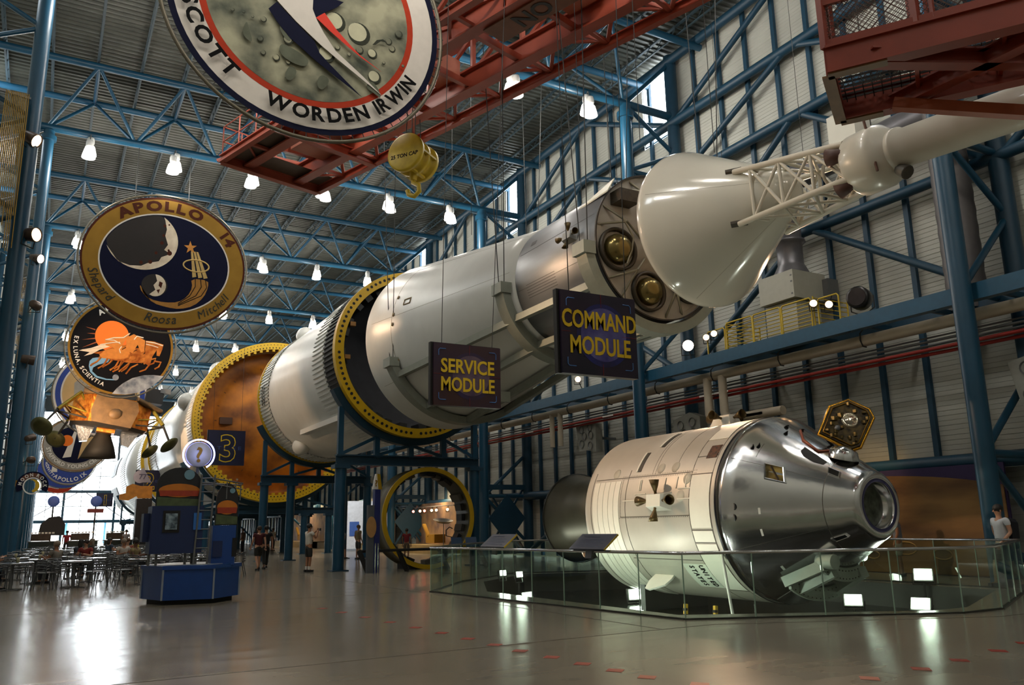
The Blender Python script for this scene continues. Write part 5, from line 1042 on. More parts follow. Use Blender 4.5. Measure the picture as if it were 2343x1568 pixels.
for i in range(4): MB().bar(P0+ad_*(.05+1.05*i)+U(.2), P1+ad_*(.05+1.05*i)+U(.2), .05, .12).build('floor_beam', DRED, am)
MB().ibeam(P0+ad_*.55+U(.1), P1+ad_*3.2+U(.1), .2, .22, .03).build('diagonal', DRED, am); MB().ibeam(P1+ad_*.75+U(.1), P0+ad_*3.2+U(.1), .2, .22, .03).build('diagonal', DRED, am)
MB().bar(P1.lerp(P0, .15)+ad_*.75+U(-.02), P1+ad_*4.6+U(-1.25), .16, .16).build('outrigger_strut', M('orange_strut', '#96451f', .5), am)
mb = MB(); W_ = (P1-P0); nW = 12
for i in range(nW+1): mb.bar(P0+W_*(i/nW)+U(.30), P0+W_*(i/nW)+ad_*LAM+U(.30), .012, .03)
for i in range(27): mb.bar(P0+ad_*(LAM*i/26)+U(.30), P1+ad_*(LAM*i/26)+U(.30), .012, .03)
mb.build('floor_grating', M('grating_dark', '#2a2422', .6), am, kind='stuff')
for p in (P0, P1):
    for f in (0, 1.15, 1.35, 2.1, 3.25): MB().bar(p+ad_*f+U(.40), p+ad_*f+U(2.4), .09 if f != 1.35 else .05).build('post', DRED, am)
    for z in (.47, 1.1, 2.3): MB().bar(p+U(z), p+ad_*LAM+U(z), .06, .09).build('rail', DRED, am)
    mb = MB(); h0, h1 = .5, 2.3; H_ = h1-h0; st = .085; k = int((LAM+H_)/st)
    for i in range(k):
        s0 = i*st
        a0 = (max(0, s0-H_), min(s0, H_)); a1 = (min(s0, LAM), max(0, s0-LAM))
        mb.bar(p+ad_*a0[0]+U(h0+a0[1]), p+ad_*a1[0]+U(h0+a1[1]), .007); mb.bar(p+ad_*(LAM-a0[0])+U(h0+a0[1]), p+ad_*(LAM-a1[0])+U(h0+a1[1]), .007)
    mb.build('wire_mesh', M('mesh_rust', '#4a2a20', .6), am, kind='stuff')
mb = MB(); k = 18
for i in range(k): s0 = i*1.53*2/k; mb.bar(P0+W_*min(1, s0/1.53)+U(.5+max(0, s0-1.53)), P0+W_*max(0, (s0-1.53)/1.53)+U(.5+min(s0, 1.53)), .007); mb.bar(P1-W_*min(1, s0/1.53)+U(.5+max(0, s0-1.53)), P1-W_*max(0, (s0-1.53)/1.53)+U(.5+min(s0, 1.53)), .007)
mb.build('wire_mesh', MATS['mesh_rust'], am, kind='stuff')
for z in (.47, 1.1, 2.3): MB().bar(P0+U(z), P1+U(z), .06, .09).build('rail', DRED, am)
MB().path([P0+ad_*1.0+U(1.5), P0+ad_*.95+U(1.1), P0+ad_*1.0+U(.85), P0+ad_*1.12+U(.8)], .012, 5).build('cable_loop', CABLE, am)
for v in (.5, 2.8): MB().tube(P0+W_*.5+ad_*v+U(2.3), P0+W_*.5+ad_*v+U(10.8), .03, 6).build('hanger', DRED, am)
MB().bar(P0+W_*.0+ad_*.5+U(2.3), P1+ad_*.5+U(2.3), .1).build('top_tie', DRED, am); MB().bar(P0+ad_*2.8+U(2.3), P1+ad_*2.8+U(2.3), .1).build('top_tie', DRED, am)
# ================================================================ LAMPS
def lamp_proto():
    t = thing('roof_lamp', 'x', 'lamp', (0, 0, 0), 'roof bay lamps')
    for dx, dz in ((-.21, -.2), (.21, .1)):
        c = V((dx*.12, dx, dz))
        MB().lathe([(.06, .62), (.13, .6), (.15, .5), (.15, .34), (.1, .3), (.06, .28)], c, (0, 0, 1), 12).build('ballast', GLOBE, t)
        MB().lathe([(.06, .3), (.13, .26), (.19, .17), (.22, .04), (.25, -.08), (.27, -.2)], c, (0, 0, 1), 16).build('reflector', EM('lit_glass_bell', '#fff8ee', 5.0), t)
        MB().lathe([(0, -.185), (.255, -.185)], c, (0, 0, 1), 16).build('bulb', BULB, t)
        MB().tube(c+V((0, 0, .6)), (0, 0, .78), .02, 5).build('stem', GREYM, t)
    reg(t); return t
LP = lamp_proto(); first = True
for k, yy in list(enumerate(ROWS[:9]))+[(9, -1.3)]:   # the last row is unseen, added behind the camera to light facing fronts
    for j in range(7):
        x = .31+3.4*j
        if j == 6: continue
        loc = (x, yy-.25, 17.5); lab = 'glowing white bell lamp, %s from the left in the %s roof row' % (ORD[j], ORD[k]) if k < 9 else 'glowing white bell lamp, %s from the left in the added row behind the camera' % ORD[j]
        if first: LP.location = loc; LP['label'] = lab; first = False
        else: dup(LP, loc, random.uniform(-.4, .4), lab)
        if k != 8: light('POINT', 'roof_lamp_glow', (x, yy-.3, 16.75), LAMP_W*(.6 if k == 9 else 1), (1, .95, .86), size=.3)
# spotlights clamped to the left columns and on the catwalk
def spot_can(name, label, loc, aim, mat=BULBW, r=.2, L=.45, group='clamped spotlights', mount=None):
    t = thing(name, label, 'spotlight', loc, group); d = (V(aim)-V(loc)).normalized(); o = V(loc)
    MB().lathe([(0, -L), (r*.7, -L), (r*.8, -L*.9), (r, -.02), (r, .02), (r*.9, .02), (r*.88, -.03), (0, -.04)], o, d, 18).build('can', M('spot_shell', '#4a3c32', .35, .4), t)
    MB().lathe([(0, -.005), (r*.87, -.01)], o, d, 18).build('lens', mat, t); s = d.cross(V((0, 0, 1))).normalized()
    if mount: MB().tube(o-d*L*.7, mount, .022, 6).build('mounting_arm', CABLE, t)
    MB().path([o+s*r*1.05-d*.2, o+s*r*1.05-d*.25-V((0, 0, r*1.6)), o-s*r*1.05-d*.25-V((0, 0, r*1.6)), o-s*r*1.05-d*.2], .018, 5).build('yoke', CABLE, t)
    return t
SL = ['topmost clamped amber spotlight on the nearest left column', 'lower amber spotlight on the nearest left column', 'white-hot spotlight on the second left column, uppermost', 'brass toned spotlight on the second left column, second from top', 'amber spotlight on the second left column, lowest', 'small amber spotlight on the third left column, upper', 'small amber spotlight on the third left column, lower']
for (a, b, pw, cn), lab in zip(SPOTS, SL): a = V(a); spot_can('spotlight', lab, a-(V(b)-a).normalized()*.12, b, BULBW if 'white' not in lab else BULB, mount=(XL, min(ROWS, key=lambda q: abs(q-a.y)), a.z-.15))
for y, z, lab in ((20.95, 7.79, 'farthest lamp hung from the plain yellow frame left of the guard panels'), (20.56, 7.84, 'bright lamp hung from the plain yellow frame left of the guard panels'), (16.28, 7.86, 'bright lamp at the near end of the guard panels'), (15.73, 7.69, 'round lamp hung from the yellow frame nearest the near column')):
    spot_can('spotlight', lab, (19.55, y, z), (12.4, y-6, 7.2), BULBW, .12, .3, 'catwalk lamps', (19.7, y, 7.98))
spot_can('spotlight', 'large white blown-out lamp under the silver module end', (19.6, 21.95, 7.7), (4, 2, 2.5), BULB, .22, .4, 'catwalk lamps', (19.75, 21.95, 7.1))
spot_can('spotlight', 'reddish lamp under the COMMAND MODULE board', (19.5, 28.9, 7.6), (6, 4, 2.5), BULBW, .14, .3, 'catwalk lamps', (19.75, 28.9, 7.1))
# gold and silver hoses hung along the left columns
for yy, z0, z1, lab in ((24.2, 8.6, 13.2, 'bundle of gold ribbon strands beside the nearest left column'), (38, 8.0, 11.8, 'bundle of gold ribbon strands beside the second left column')):
    t = thing('gold_banner', lab, 'banner', (-1.7, yy, z0), 'gold strand bundles'); MB().bar((-2.3, yy-.1, z1), (-1.1, min(ROWS, key=lambda q: abs(q-yy))-.1, z1), .06).build('hanging_bar', GREYM, t); mb = MB()
    for i in range(14): x = -1.95+.045*i; mb.bar((x, yy-.1+random.uniform(-.05, .05), z0+random.uniform(0, 1.4)), (x*.9-.15, yy-.1, z1), .04, .02)
    mb.build('strands', M('gold_strand', '#96731c', .35, .5, .3, 5), t, kind='stuff')
for k, yy in enumerate(ROWS[1:5]):
    t = thing('wall_panel_frame', 'tall dark display frame hung on the outer left columns, %s from the camera' % ORD[k], 'display frame', (-2.6, yy+1.5, 6)); MB().box((-2.55, yy+2, 7.6), (.12, 3.2, 5.4)).build('panel', M('dark_display', '#1c2630', .3, .2, .2), t)
    for z in (4.95, 10.25): MB().bar((-2.48, yy+.3, z), (-2.48, yy+3.7, z), .1).build('edge', GREYM, t)
# round moon rock sign
t = thing('crescent_sign', 'round sign reading MOON ROCK around a yellow crescent on the left column', 'sign', (-.8, 50.06, 3.9))
c = V((-.62, 50.06, 3.97)); MB().lathe([(.37, -.03), (.74, -.03), (.74, .05), (.37, .05)], c, (0, 1, 0), 36, R(-25), R(205), close=True, smooth=False).build('navy_arc', NAVYP, t)
MB().lathe([(.38, -.05), (.44, -.05), (.44, .04), (.38, .04)], c, (0, 1, 0), 36, smooth=False, close=True).build('white_rim', LETW, t)
MB().prism([c+V((x, -.05, z)) for x, z in arc(0, 0, .34, .34, -110, 80, 14)+arc(-.1, .02, .24, .29, 70, -100, 10)], (0, .04, 0)).build('crescent', YEL, t)
mb = MB(); arc_write(mb, 'MOON ROCK', .24, c+V((0, -.05, 0)), .49, R(85), .22, bold=.03, span=190); mb.build('lettering', LETW, t); MB().prism([c+V((-1.3, 0, -.1)), c+V((-.5, 0, .0)), c+V((-.5, 0, .25)), c+V((-1.3, 0, .35))], (0, .06, 0)).build('arm_plate', GOLDP, t); MB().prism([c+V((x, -.04, z)) for x, z in arc(0, 0, .66, .66, 210, 310, 10)+arc(0, 0, .46, .46, 310, 210, 10)], (0, .05, 0)).build('brown_arc', M('sign_brown', '#6a3c22', .5), t)

# ================================================================ SOUVENIR KIOSK
KX, KY = 3.0, 20.0
kk = thing('souvenir_kiosk', 'blue souvenir kiosk on a six-sided plinth with neon question mark on top', 'kiosk', (KX, KY, 0))
def hexa(r, z0, z1, nm, mat, rot=12, n=6): return MB().lathe([(0, z0), (r, z0), (r, z1), (0, z1)], (KX, KY, 0), (0, 0, 1), n, R(rot), R(rot)+2*pi, False).build(nm, mat, kk)
hexa(.88, 0, .10, 'toe_kick', HOLE); hexa(1.01, .10, .74, 'plinth', KBLUE); hexa(1.05, .72, .80, 'counter_top', KBLUE); hexa(.9, .80, .815, 'pale_inlay', M('kiosk_inlay', '#8f9aa6', .3), 12)
pts = [(KX+1.015*cos(R(12+60*i)), KY-1.015*sin(R(12+60*i))) for i in range(6)]
for x, y in pts: MB().bar((x, y, .1), (x, y, .72), .035).build('corner_trim', M('kiosk_trim', '#9aa4b4', .3, .6), kk)
MB().box((2.55, 19.75, 1.55), (1.05, .8, 1.0)).build('blue_cabinet', KDARK, kk); MB().box((3.55, 19.75, 1.20), (.5, .6, .85)).build('side_cabinet', KBLUE, kk); MB().box((2.05, 19.9, 1.6), (.3, .5, .6)).build('camera_box', KDARK, kk)
MB().box((2.42, 19.33, 1.72), (.24, .04, .34)).build('screen', M('kiosk_screen', '#93a7b4', .2, 0, 0, 9, col2='#3c4a55'), kk); MB().box((2.42, 19.345, 1.72), (.34, .03, .46)).build('screen_bezel', HOLE, kk); MB().box((2.95, 19.34, 1.72), (.16, .03, .36)).build('light_panel', M('kiosk_light_blue', '#2a6bb8', .4), kk)
MB().box((3.42, 19.44, 1.12), (.2, .03, .34)).build('dark_slot', KDARK, kk); MB().box((3.78, 19.46, 1.15), (.1, .05, .4)).build('phone_set', HOLE, kk)
def arch(x, y, z, w_, h, nm):
    o = [(x-w_/2, z), (x+w_/2, z), (x+w_/2, z+h*.55)]+[(x+w_/2*cos(pi*i/12), z+h*.55+h*.45*sin(pi*i/12)) for i in range(1, 12)]+[(x-w_/2, z+h*.55)]
    p = MB().prism([(a, y, b) for a, b in o], (0, .06, 0)).build(nm, BLACKM, kk)
    MB().prism([(a, y-.012, b) for a, b in ((x-w_*.48, z+.02), (x+w_*.48, z+.02), (x+w_*.48, z+h*.2), (x-w_*.48, z+h*.26))], (0, .02, 0)).build('green_ground', M('arch_green', '#4b5a38', .5, 0, .3, 8), p)
    e = lambda zz, rx, rz: [(x+rx*cos(2*pi*i/20), y-.014, zz+rz*sin(2*pi*i/20)) for i in range(20)]
    MB().prism(e(z+h*.42, w_*.46, h*.17), (0, .02, 0)).build('orange_sun', M('arch_orange', '#c9761a', .5, 0, .2, 4), p); MB().prism([(a, y-.018, b) for a, b in ((x-w_*.42, z+h*.28), (x+w_*.42, z+h*.28), (x+w_*.45, z+h*.42), (x-w_*.45, z+h*.42))], (0, .02, 0)).build('red_band', M('arch_red', '#a83a1c', .5, 0, .2, 9), p)
    MB().prism([(x+w_*.2+.12*w_*cos(2*pi*i/14), y-.016, z+h*.82+.12*w_*sin(2*pi*i/14)) for i in range(14)], (0, .02, 0)).build('small_earth', M('arch_earth', '#6f97a8', .5), p)
    return p
arch(2.55, 19.4, 2.02, .92, .86, 'arched_panel'); arch(3.58, 19.45, 1.63, .48, .92, 'arched_panel')
for x in (2.05, 2.2, 2.78, 3.0): MB().bar((x, 19.6, .8), (x, 19.6, 1.1), .05).build('support_post', GREYM, kk)
for x in (3.5, 3.7): MB().bar((x, 19.75, .8), (x, 19.75, .9), .05).build('support_post', GREYM, kk)
for x in (2.98, 3.26): MB().tube((x-.06, 19.35, .8), (x, 19.3, 2.72), .022, 8).build('ladder_rail', GREYM, kk)
for i in range(9): MB().tube((2.93+.006*i, 19.34, .95+.2*i), (3.21+.006*i, 19.34, .95+.2*i), .014, 6).build('ladder_rung', GREYM, kk)
MB().path([(2.6, 19.7, 2.62), (3.2, 19.4, 2.66), (3.9, 19.5, 2.55), (4.0, 20.2, 2.55), (2.9, 20.6, 2.62), (2.6, 19.7, 2.62)], .018, 6).build('top_rail', GREYM, kk); MB().path([(2.8, 19.6, 2.5), (3.3, 19.4, 2.52), (3.9, 19.5, 2.42)], .014, 6).build('top_rail', GREYM, kk)
for x, y in ((3.55, 19.45), (3.75, 19.5), (4.0, 20.2), (2.9, 20.6)): MB().tube((x, y, 2.2), (x, y, 2.58), .014, 6).build('rail_post', GREYM, kk)
MB().tube((2.95, 19.8, .8), (2.95, 19.8, 2.95), .03, 8).build('sign_post', GREYM, kk); c = V((2.95, 19.72, 3.2))
MB().lathe([(0, -.02), (.27, -.02), (.285, 0), (.285, .05), (0, .05)], c, (0, 1, 0), 36).build('sign_disc', M('sign_white', '#cfd0d4', .4), kk)
MB().lathe([(.315, 0), (.322, -.012), (.342, -.012), (.35, 0), (.342, .02), (.322, .02)], c, (0, 1, 0), 48, R(-58), R(238), close=True).build('neon_ring', EM('neon_blue_white', '#9aa0ff', 6), kk)
mb = MB(); write(mb, '?', .46, c+V((0, -.03, -.165)), bold=.025); mb.build('question_mark', GOLDP, kk)
light('POINT', 'neon_glow', (2.95, 19.5, 3.2), 3, (.4, .45, 1), size=.25)

# ================================================================ DINING AREA
CHM = M('aluminium_chair', '#5d6063', .42, .7, .1, 4)
def chair_proto():
    t = thing('cafe_chair', 'x', 'chair', (0, 0, 0), 'aluminium cafe chairs')   # faces +Y, back at -Y
    MB().prism([(-.2, -.2, .44), (.2, -.2, .44), (.22, .22, .45), (-.22, .22, .45)], (0, 0, .02)).build('seat', CHM, t)
    MB().path([(-.23, .2, .66), (-.25, -.05, .68), (-.22, -.22, .78), (-.1, -.29, .80), (.1, -.29, .80), (.22, -.22, .78), (.25, -.05, .68), (.23, .2, .66)], .014, 6).build('arm_back_rail', CHM, t)
    for k in range(4): z = .50+.075*k; MB().path([(-.19, -.21, z), (-.09, -.27, z+.01), (.09, -.27, z+.01), (.19, -.21, z)], .02, 4).build('back_slat', CHM, t)
    for sx in (-1, 1):
        MB().path([(sx*.23, .2, .66), (sx*.22, .22, .45), (sx*.25, .27, .0)], .013, 5).build('leg', CHM, t); MB().path([(sx*.21, -.22, .78), (sx*.2, -.2, .44), (sx*.24, -.30, 0)], .013, 5).build('leg', CHM, t)
    reg(t); return t
def table_proto():
    t = thing('round_table', 'x', 'table', (0, 0, 0), 'round cafe tables')
    MB().lathe([(0, .70), (.50, .70), (.52, .715), (.52, .735), (.5, .745), (0, .745)], (0, 0, 0), (0, 0, 1), 28).build('table_top', M('table_steel', '#a9aeb6', .13, .85, .08, 3), t)
    MB().lathe([(.05, .04), (.04, .1), (.04, .70)], (0, 0, 0), (0, 0, 1), 10).build('pedestal', GREYM, t)
    mb = MB()
    for k in range(4): mb.bar((0, 0, .04), (.36*cos(k*pi/2+.7), .36*sin(k*pi/2+.7), .015), .05, .03)
    mb.build('foot', GREYM, t); reg(t); return t
CP, TP = chair_proto(), table_proto(); cn = tn = 0
TB = []
for r, y in enumerate((27.6, 30.2, 33.0, 36.0, 39.2, 42.6, 46.2, 50.0, 54.0, 58.5)):
    n = 4 if r < 7 else 5
    for q in range(n):
        x = -.75+1.75*q+(.5 if r % 2 else 0)+random.uniform(-.15, .15)+(.05*r); TB.append((r, q, x, y+random.uniform(-.3, .3)))
SEATS = []
for r, q, x, y in TB:
    lab = 'round steel cafe table, %s from the left in the %s dining row from the camera' % (ORD[q], ORD[r])
    if tn == 0: TP.location = (x, y, 0); TP['label'] = lab
    else: dup(TP, (x, y, 0), random.random(), lab)
    tn += 1; k = 4 if r < 5 else 2; a0 = random.uniform(.3, 1.2)
    for c_ in range(k):
        a = a0+2*pi*c_/k+random.uniform(-.25, .25); px, py = x+.80*cos(a), y+.80*sin(a); rz = a+pi/2
        cl = 'aluminium armchair, %s around the %s table in the %s dining row' % (('nearest one', 'second one', 'third one', 'fourth one')[c_], ORD[q], ORD[r])
        if cn == 0: CP.location = (px, py, 0); CP.rotation_euler.z = rz; CP['label'] = cl
        else: dup(CP, (px, py, 0), rz, cl)
        cn += 1; SEATS.append((r, q, c_, px, py, rz))
for i, (r, q, x, y) in enumerate(TB[:14]):
    if i % 2: continue
    t = MB().lathe([(0, 0), (.035, 0), (.045, .14), (.04, .14), (.03, .02)], (x+.12, y-.1, .745), (0, 0, 1), 10).build('paper_cup', M('cup_%d' % (i % 4), ('#b8b08a', '#7a2a24', '#c8c8c4', '#3a3a40')[i % 4], .5), None); tag(t, 'paper drink cup on the %s table of the %s dining row' % (ORD[q], ORD[r]), 'cup', 'cups on cafe tables')
# food carts with dark green fronts near the end
for i, x in enumerate((.2, 2.5, 4.6)):
    t = thing('food_cart', 'dark green counter with boxed goods, %s along the far dining edge' % ORD[i], 'counter', (x, 63, 0), 'dark green counters')
    MB().box((x, 63, .5), (1.7, .8, 1.0)).build('counter_front', M('counter_green', '#16271f', .5), t); MB().box((x, 63, 1.03), (1.85, .95, .06)).build('counter_top', GREYM, t); MB().box((x-.2, 63, 1.3), (1.1, .5, .45)).build('goods_rack', M('goods_brown', '#4a3a2c', .6, 0, .5, 6), t)
    mb = MB()
    for j in range(7): mb.box((x-.7+.2*j, 62.7, 1.58), (.14, .14, .1))
    mb.build('cup_row', LETW, t, kind='stuff')
for x, lab, cc in ((.6, 'round blue disc sign above the dark arch stand near the end glazing', '#5f7ad0'), (3.4, 'round blue disc sign on a red crossbar post before the end glazing', '#5f7ad0')):
    t = thing('disc_sign', lab, 'sign', (x, 70, 0), 'blue disc signs'); MB().tube((x, 70, 0), (x, 70, 3.6), .06, 8).build('post', CABLE, t); MB().lathe([(0, -.03), (.36, -.03), (.4, 0), (.4, .04), (0, .04)], (x, 69.9, 3.85), (0, 1, 0), 24).build('disc', M('disc_blue', cc, .4), t)
    if x > 2: MB().box((x, 69.9, 3.15), (1.1, .1, .3)).build('crossbar', M('crossbar_red', '#8a3a34', .5), t)
    else: MB().prism([(x+a, 69.9, b) for a, b in ((-.8, 1.4), (.9, 1.4), (.9, 2.2), (.5, 2.8), (-.2, 2.7), (-.7, 2.2))], (0, .2, 0)).build('arch_stand', BLACKM, t)
t = thing('pylon_sign', 'dark pylon with orange rocket board and white round board numbered 77', 'sign', (6.0, 64, 0))
MB().box((6.1, 64, 1.9), (1.0, 1.0, 3.8)).build('pylon', M('pylon_dark', '#22242a', .5, 0, .3), t); MB().box((6.1, 64, 4.3), (.2, .2, 1.2)).build('post', CABLE, t)
MB().prism([(5.75+x, 63.9, 5.35+z) for x, z in [(-.45*cos(pi*i/8-pi/2)*1.0, .45*sin(pi*i/8-pi/2)) for i in range(9)]+[(.15, .65), (.75, -.4), (.2, -.4)]], (0, .08, 0)).build('round_board', M('pylon_white', '#a9a6b8', .5), t); mb = MB(); write(mb, '77', .5, (5.9, 63.85, 5.18), bold=.02); mb.build('numerals', M('numeral_slate', '#5c5a70', .5), t)
MB().prism([(5.4+x, 63.85, 4.3+z) for x, z in ((-.9, -.2), (-.5, -.1), (-.5, .35), (-.1, .55), (.4, .4), (1.2, .4), (1.2, -.45), (.3, -.45), (.2, -.3), (-.3, -.6), (-.9, -.55))], (0, .1, 0)).build('rocket_board', M('pylon_orange', '#c8882e', .5, 0, .3, 3), t)

# ================================================================ PEOPLE
SKIN = {k: M('skin_%d' % k, c, .5, 0, .06) for k, c in enumerate(('#b98a6e', '#9a6a4c', '#6a4530', '#c79c80'))}
def skin_mesh(name, chains, sub=2):
    """one continuous surface grown over joints: chains of (point, radius) sharing joints by name"""
    J = {}; vs = []; rs = []; es = []
    for ch in chains:
        prev = None
        for nm, p, r in ch:
            if nm not in J: J[nm] = len(vs); vs.append(p); rs.append(r)
            if prev is not None: es.append((prev, J[nm]))
            prev = J[nm]
    me = bpy.data.meshes.new(name); me.from_pydata(vs, es, []); o = bpy.data.objects.new(name, me); COL.objects.link(o)
    md = o.modifiers.new('s', 'SKIN'); md.use_smooth_shade = True
    for i, d in enumerate(me.skin_vertices[0].data): d.radius = (rs[i], rs[i])*1 if not isinstance(rs[i], tuple) else rs[i]; d.use_root = (i == 0)
    if sub: s = o.modifiers.new('u', 'SUBSURF'); s.levels = sub-1; s.render_levels = sub-1
    dg = bpy.context.evaluated_depsgraph_get(); dg.update(); m2 = bpy.data.meshes.new_from_object(o.evaluated_get(dg)); m2.name = name
    bpy.data.objects.remove(o); bpy.data.meshes.remove(me)
    m2.polygons.foreach_set('use_smooth', [True]*len(m2.polygons)); return m2
def pose(kind):
    """joints for a figure facing -Y, feet on z = 0"""
    j = dict(pel=(0, 0, .93), wst=(0, 0, 1.06), che=(0, -.01, 1.27), nek=(0, -.005, 1.46), hed=(0, -.02, 1.60))
    for s, n in ((-1, 'r'), (1, 'l')):
        j['sh'+n] = (s*.19, 0, 1.42); j['el'+n] = (s*.25, .03, 1.14); j['wr'+n] = (s*.24, -.07, .90); j['ha'+n] = (s*.235, -.10, .81)
        j['hi'+n] = (s*.095, 0, .90); j['kn'+n] = (s*.10, -.02, .48); j['an'+n] = (s*.10, .02, .09); j['to'+n] = (s*.12, -.14, .04)
    if kind == 'photo':
        for s, n in ((-1, 'r'), (1, 'l')): j['el'+n] = (s*.27, -.12, 1.2); j['wr'+n] = (s*.10, -.30, 1.42); j['ha'+n] = (s*.05, -.34, 1.48)
    if kind == 'walk':
        j['knr'] = (-.10, -.16, .50); j['anr'] = (-.10, -.20, .10); j['tor'] = (-.11, -.36, .06); j['knl'] = (.10, .06, .49); j['anl'] = (.10, .30, .14); j['tol'] = (.11, .20, .03)
        j['wrr'] = (-.24, .12, .92); j['har'] = (-.24, .14, .84); j['wrl'] = (.24, -.2, .95); j['hal'] = (.24, -.26, .88)
    if kind == 'sit':
        d = -.47
        for k in ('pel', 'wst', 'che', 'nek', 'hed'): j[k] = (0, j[k][1]-(.04 if k in ('nek', 'hed', 'che') else 0), j[k][2]+d+.05)
        for s, n in ((-1, 'r'), (1, 'l')):
            j['sh'+n] = (s*.19, -.03, 1.0); j['el'+n] = (s*.26, -.12, .74); j['wr'+n] = (s*.14, -.36, .80); j['ha'+n] = (s*.10, -.44, .81)
            j['hi'+n] = (s*.10, -.02, .50); j['kn'+n] = (s*.13, -.44, .50); j['an'+n] = (s*.13, -.44, .09); j['to'+n] = (s*.14, -.58, .04)
    return j
def person_meshes(kind, sleeve='short', leg='short', skirt=False, hair='short'):
    j = pose(kind); J = lambda n: V(j[n]); out = {}
    L = lambda a, b, f: tuple(V(j[a]).lerp(V(j[b]), f)); ch = []
    ch.append([('pel', j['pel'], (.15, .11)), ('wst', j['wst'], (.135, .095)), ('che', j['che'], (.155, .105)), ('nek', j['nek'], .055), ('hed0', tuple(J('nek').lerp(J('hed'), .45)), .058), ('hed', j['hed'], (.082, .098)), ('top', tuple(J('hed')+V((0, .01, .10))), (.06, .07))])
    for n in 'rl':
        ch.append([('che', j['che'], .15), ('sh'+n, j['sh'+n], .062), ('el'+n, j['el'+n], .042), ('wr'+n, j['wr'+n], .029), ('ha'+n, j['ha'+n], .034)])
        ch.append([('pel', j['pel'], .15), ('hi'+n, j['hi'+n], .088), ('kn'+n, j['kn'+n], .056), ('ca'+n, L('kn'+n, 'an'+n, .35), .054), ('an'+n, j['an'+n], .036), ('to'+n, j['to'+n], .034)])
    body = skin_mesh('body', ch)
    # fingers and thumb rooted in each palm
    mb = MB()
    for n in 'rl':
        h = J('ha'+n); d = (h-J('wr'+n)).normalized(); s = d.cross(V((0, 1, 0)) if abs(d.y) < .8 else V((0, 0, 1))).normalized(); f = s.cross(d)
        for i, ln in enumerate((.062, .072, .068, .052)): p = h+d*.02+s*(.02*(i-1.5)); mb.path([p, p+d*ln*.55, p+d*ln*.9+f*.02, p+d*ln+f*.04], .0085, 5)
        p = h-d*.01+s*.03; mb.path([p, p+s*.02+d*.025, p+s*.02+d*.05], .01, 5)
    hd = J('hed'); tilt = 0
    mb.add([hd+V(q) for q in ((-.012, -.092, .012), (.012, -.092, .012), (.018, -.092, -.03), (-.018, -.092, -.03), (0, -.125, -.025))], [(0, 1, 4), (1, 2, 4), (2, 3, 4), (3, 0, 4)])
    for s in (-1, 1): mb.ball(hd+V((s*.085, .01, -.005)), .026, 8, 5, (.4, .8, 1.2))
    n0 = len(body.vertices); me = bpy.data.meshes.new('body'); me.from_pydata([tuple(v.co) for v in body.vertices]+mb.v, [], [tuple(p.vertices) for p in body.polygons]+[tuple(i+n0 for i in f) for f in mb.f])
    me.polygons.foreach_set('use_smooth', [True]*len(me.polygons)); out['body'] = me
    fc = MB()
    for s in (-1, 1): fc.ball(hd+V((s*.032, -.090, .018)), .011, 6, 4)
    fc.box(hd+V((0, -.094, -.052)), (.045, .01, .008)); out['face_features'] = fc.mesh('face_features')
    sl = .55 if sleeve == 'short' else .97; c2 = [[('pel', tuple(J('pel')+V((0, 0, -.02 if kind != 'sit' else .04))), (.178, .135)), ('wst', j['wst'], (.165, .125)), ('che', j['che'], (.178, .128)), ('sho', tuple(J('nek')+V((0, 0, -.05))), (.085, .075))]]
    for n in 'rl':
        e = [('che', j['che'], .17), ('sh'+n, j['sh'+n], .078), ('se'+n, L('sh'+n, 'el'+n, sl if sl < .9 else 1), .064 if sl < .9 else .052)]
        if sl > .9: e.append(('sw'+n, L('el'+n, 'wr'+n, .95), .04))
        c2.append(e)
    out['shirt'] = skin_mesh('shirt', c2)
    if skirt: mb2 = MB(); mb2.lathe([(.16, .1), (.19, -.05), (.24, -.42), (.235, -.42), (.15, 0)], J('pel'), (0, 0, 1), 20); out['trousers'] = mb2.mesh('trousers')
    else:
        c3 = [[('wst', tuple(J('pel')+V((0, 0, .06))), (.15, .11)), ('pel', j['pel'], (.165, .125))]]
        for n in 'rl':
            e = [('pel', j['pel'], .16), ('hi'+n, j['hi'+n], .105), ('kn'+n, L('hi'+n, 'kn'+n, .92 if leg == 'short' else 1.0), .085 if leg == 'short' else .072)]
            if leg != 'short': e.append(('an'+n, L('kn'+n, 'an'+n, .95), .056))
            c3.append(e)
        out['trousers'] = skin_mesh('trousers', c3)
    sh = MB(); so = MB()
    for n in 'rl':
        a, t_ = J('an'+n), J('to'+n); d = (t_-a); d.z = 0; d = d.normalized(); b = V((a.x, a.y, min(a.z, t_.z)))
        sh.prism([b+d*x+V((-d.y*y, d.x*y, -.035)) for x, y in ((-.08, -.035), (.02, -.042), (.14, -.046), (.19, 0), (.14, .046), (.02, .042), (-.08, .035))], (0, 0, .075)); so.tube(a+V((0, 0, .0)), a.lerp(J('kn'+n), .3), .044, 8, .05)
    out['shoes'] = sh.mesh('shoes'); out['socks'] = so.mesh('socks')
    hm = MB(); hm.ball(hd+V((0, .018, .045)), .105, 14, 9, (.94, 1.02, .95))
    if hair == 'long': hm.ball(hd+V((0, .06, -.05)), .10, 12, 8, (.95, .65, 1.5))
    out['hair'] = hm.mesh('hair'); return out
PC = {}
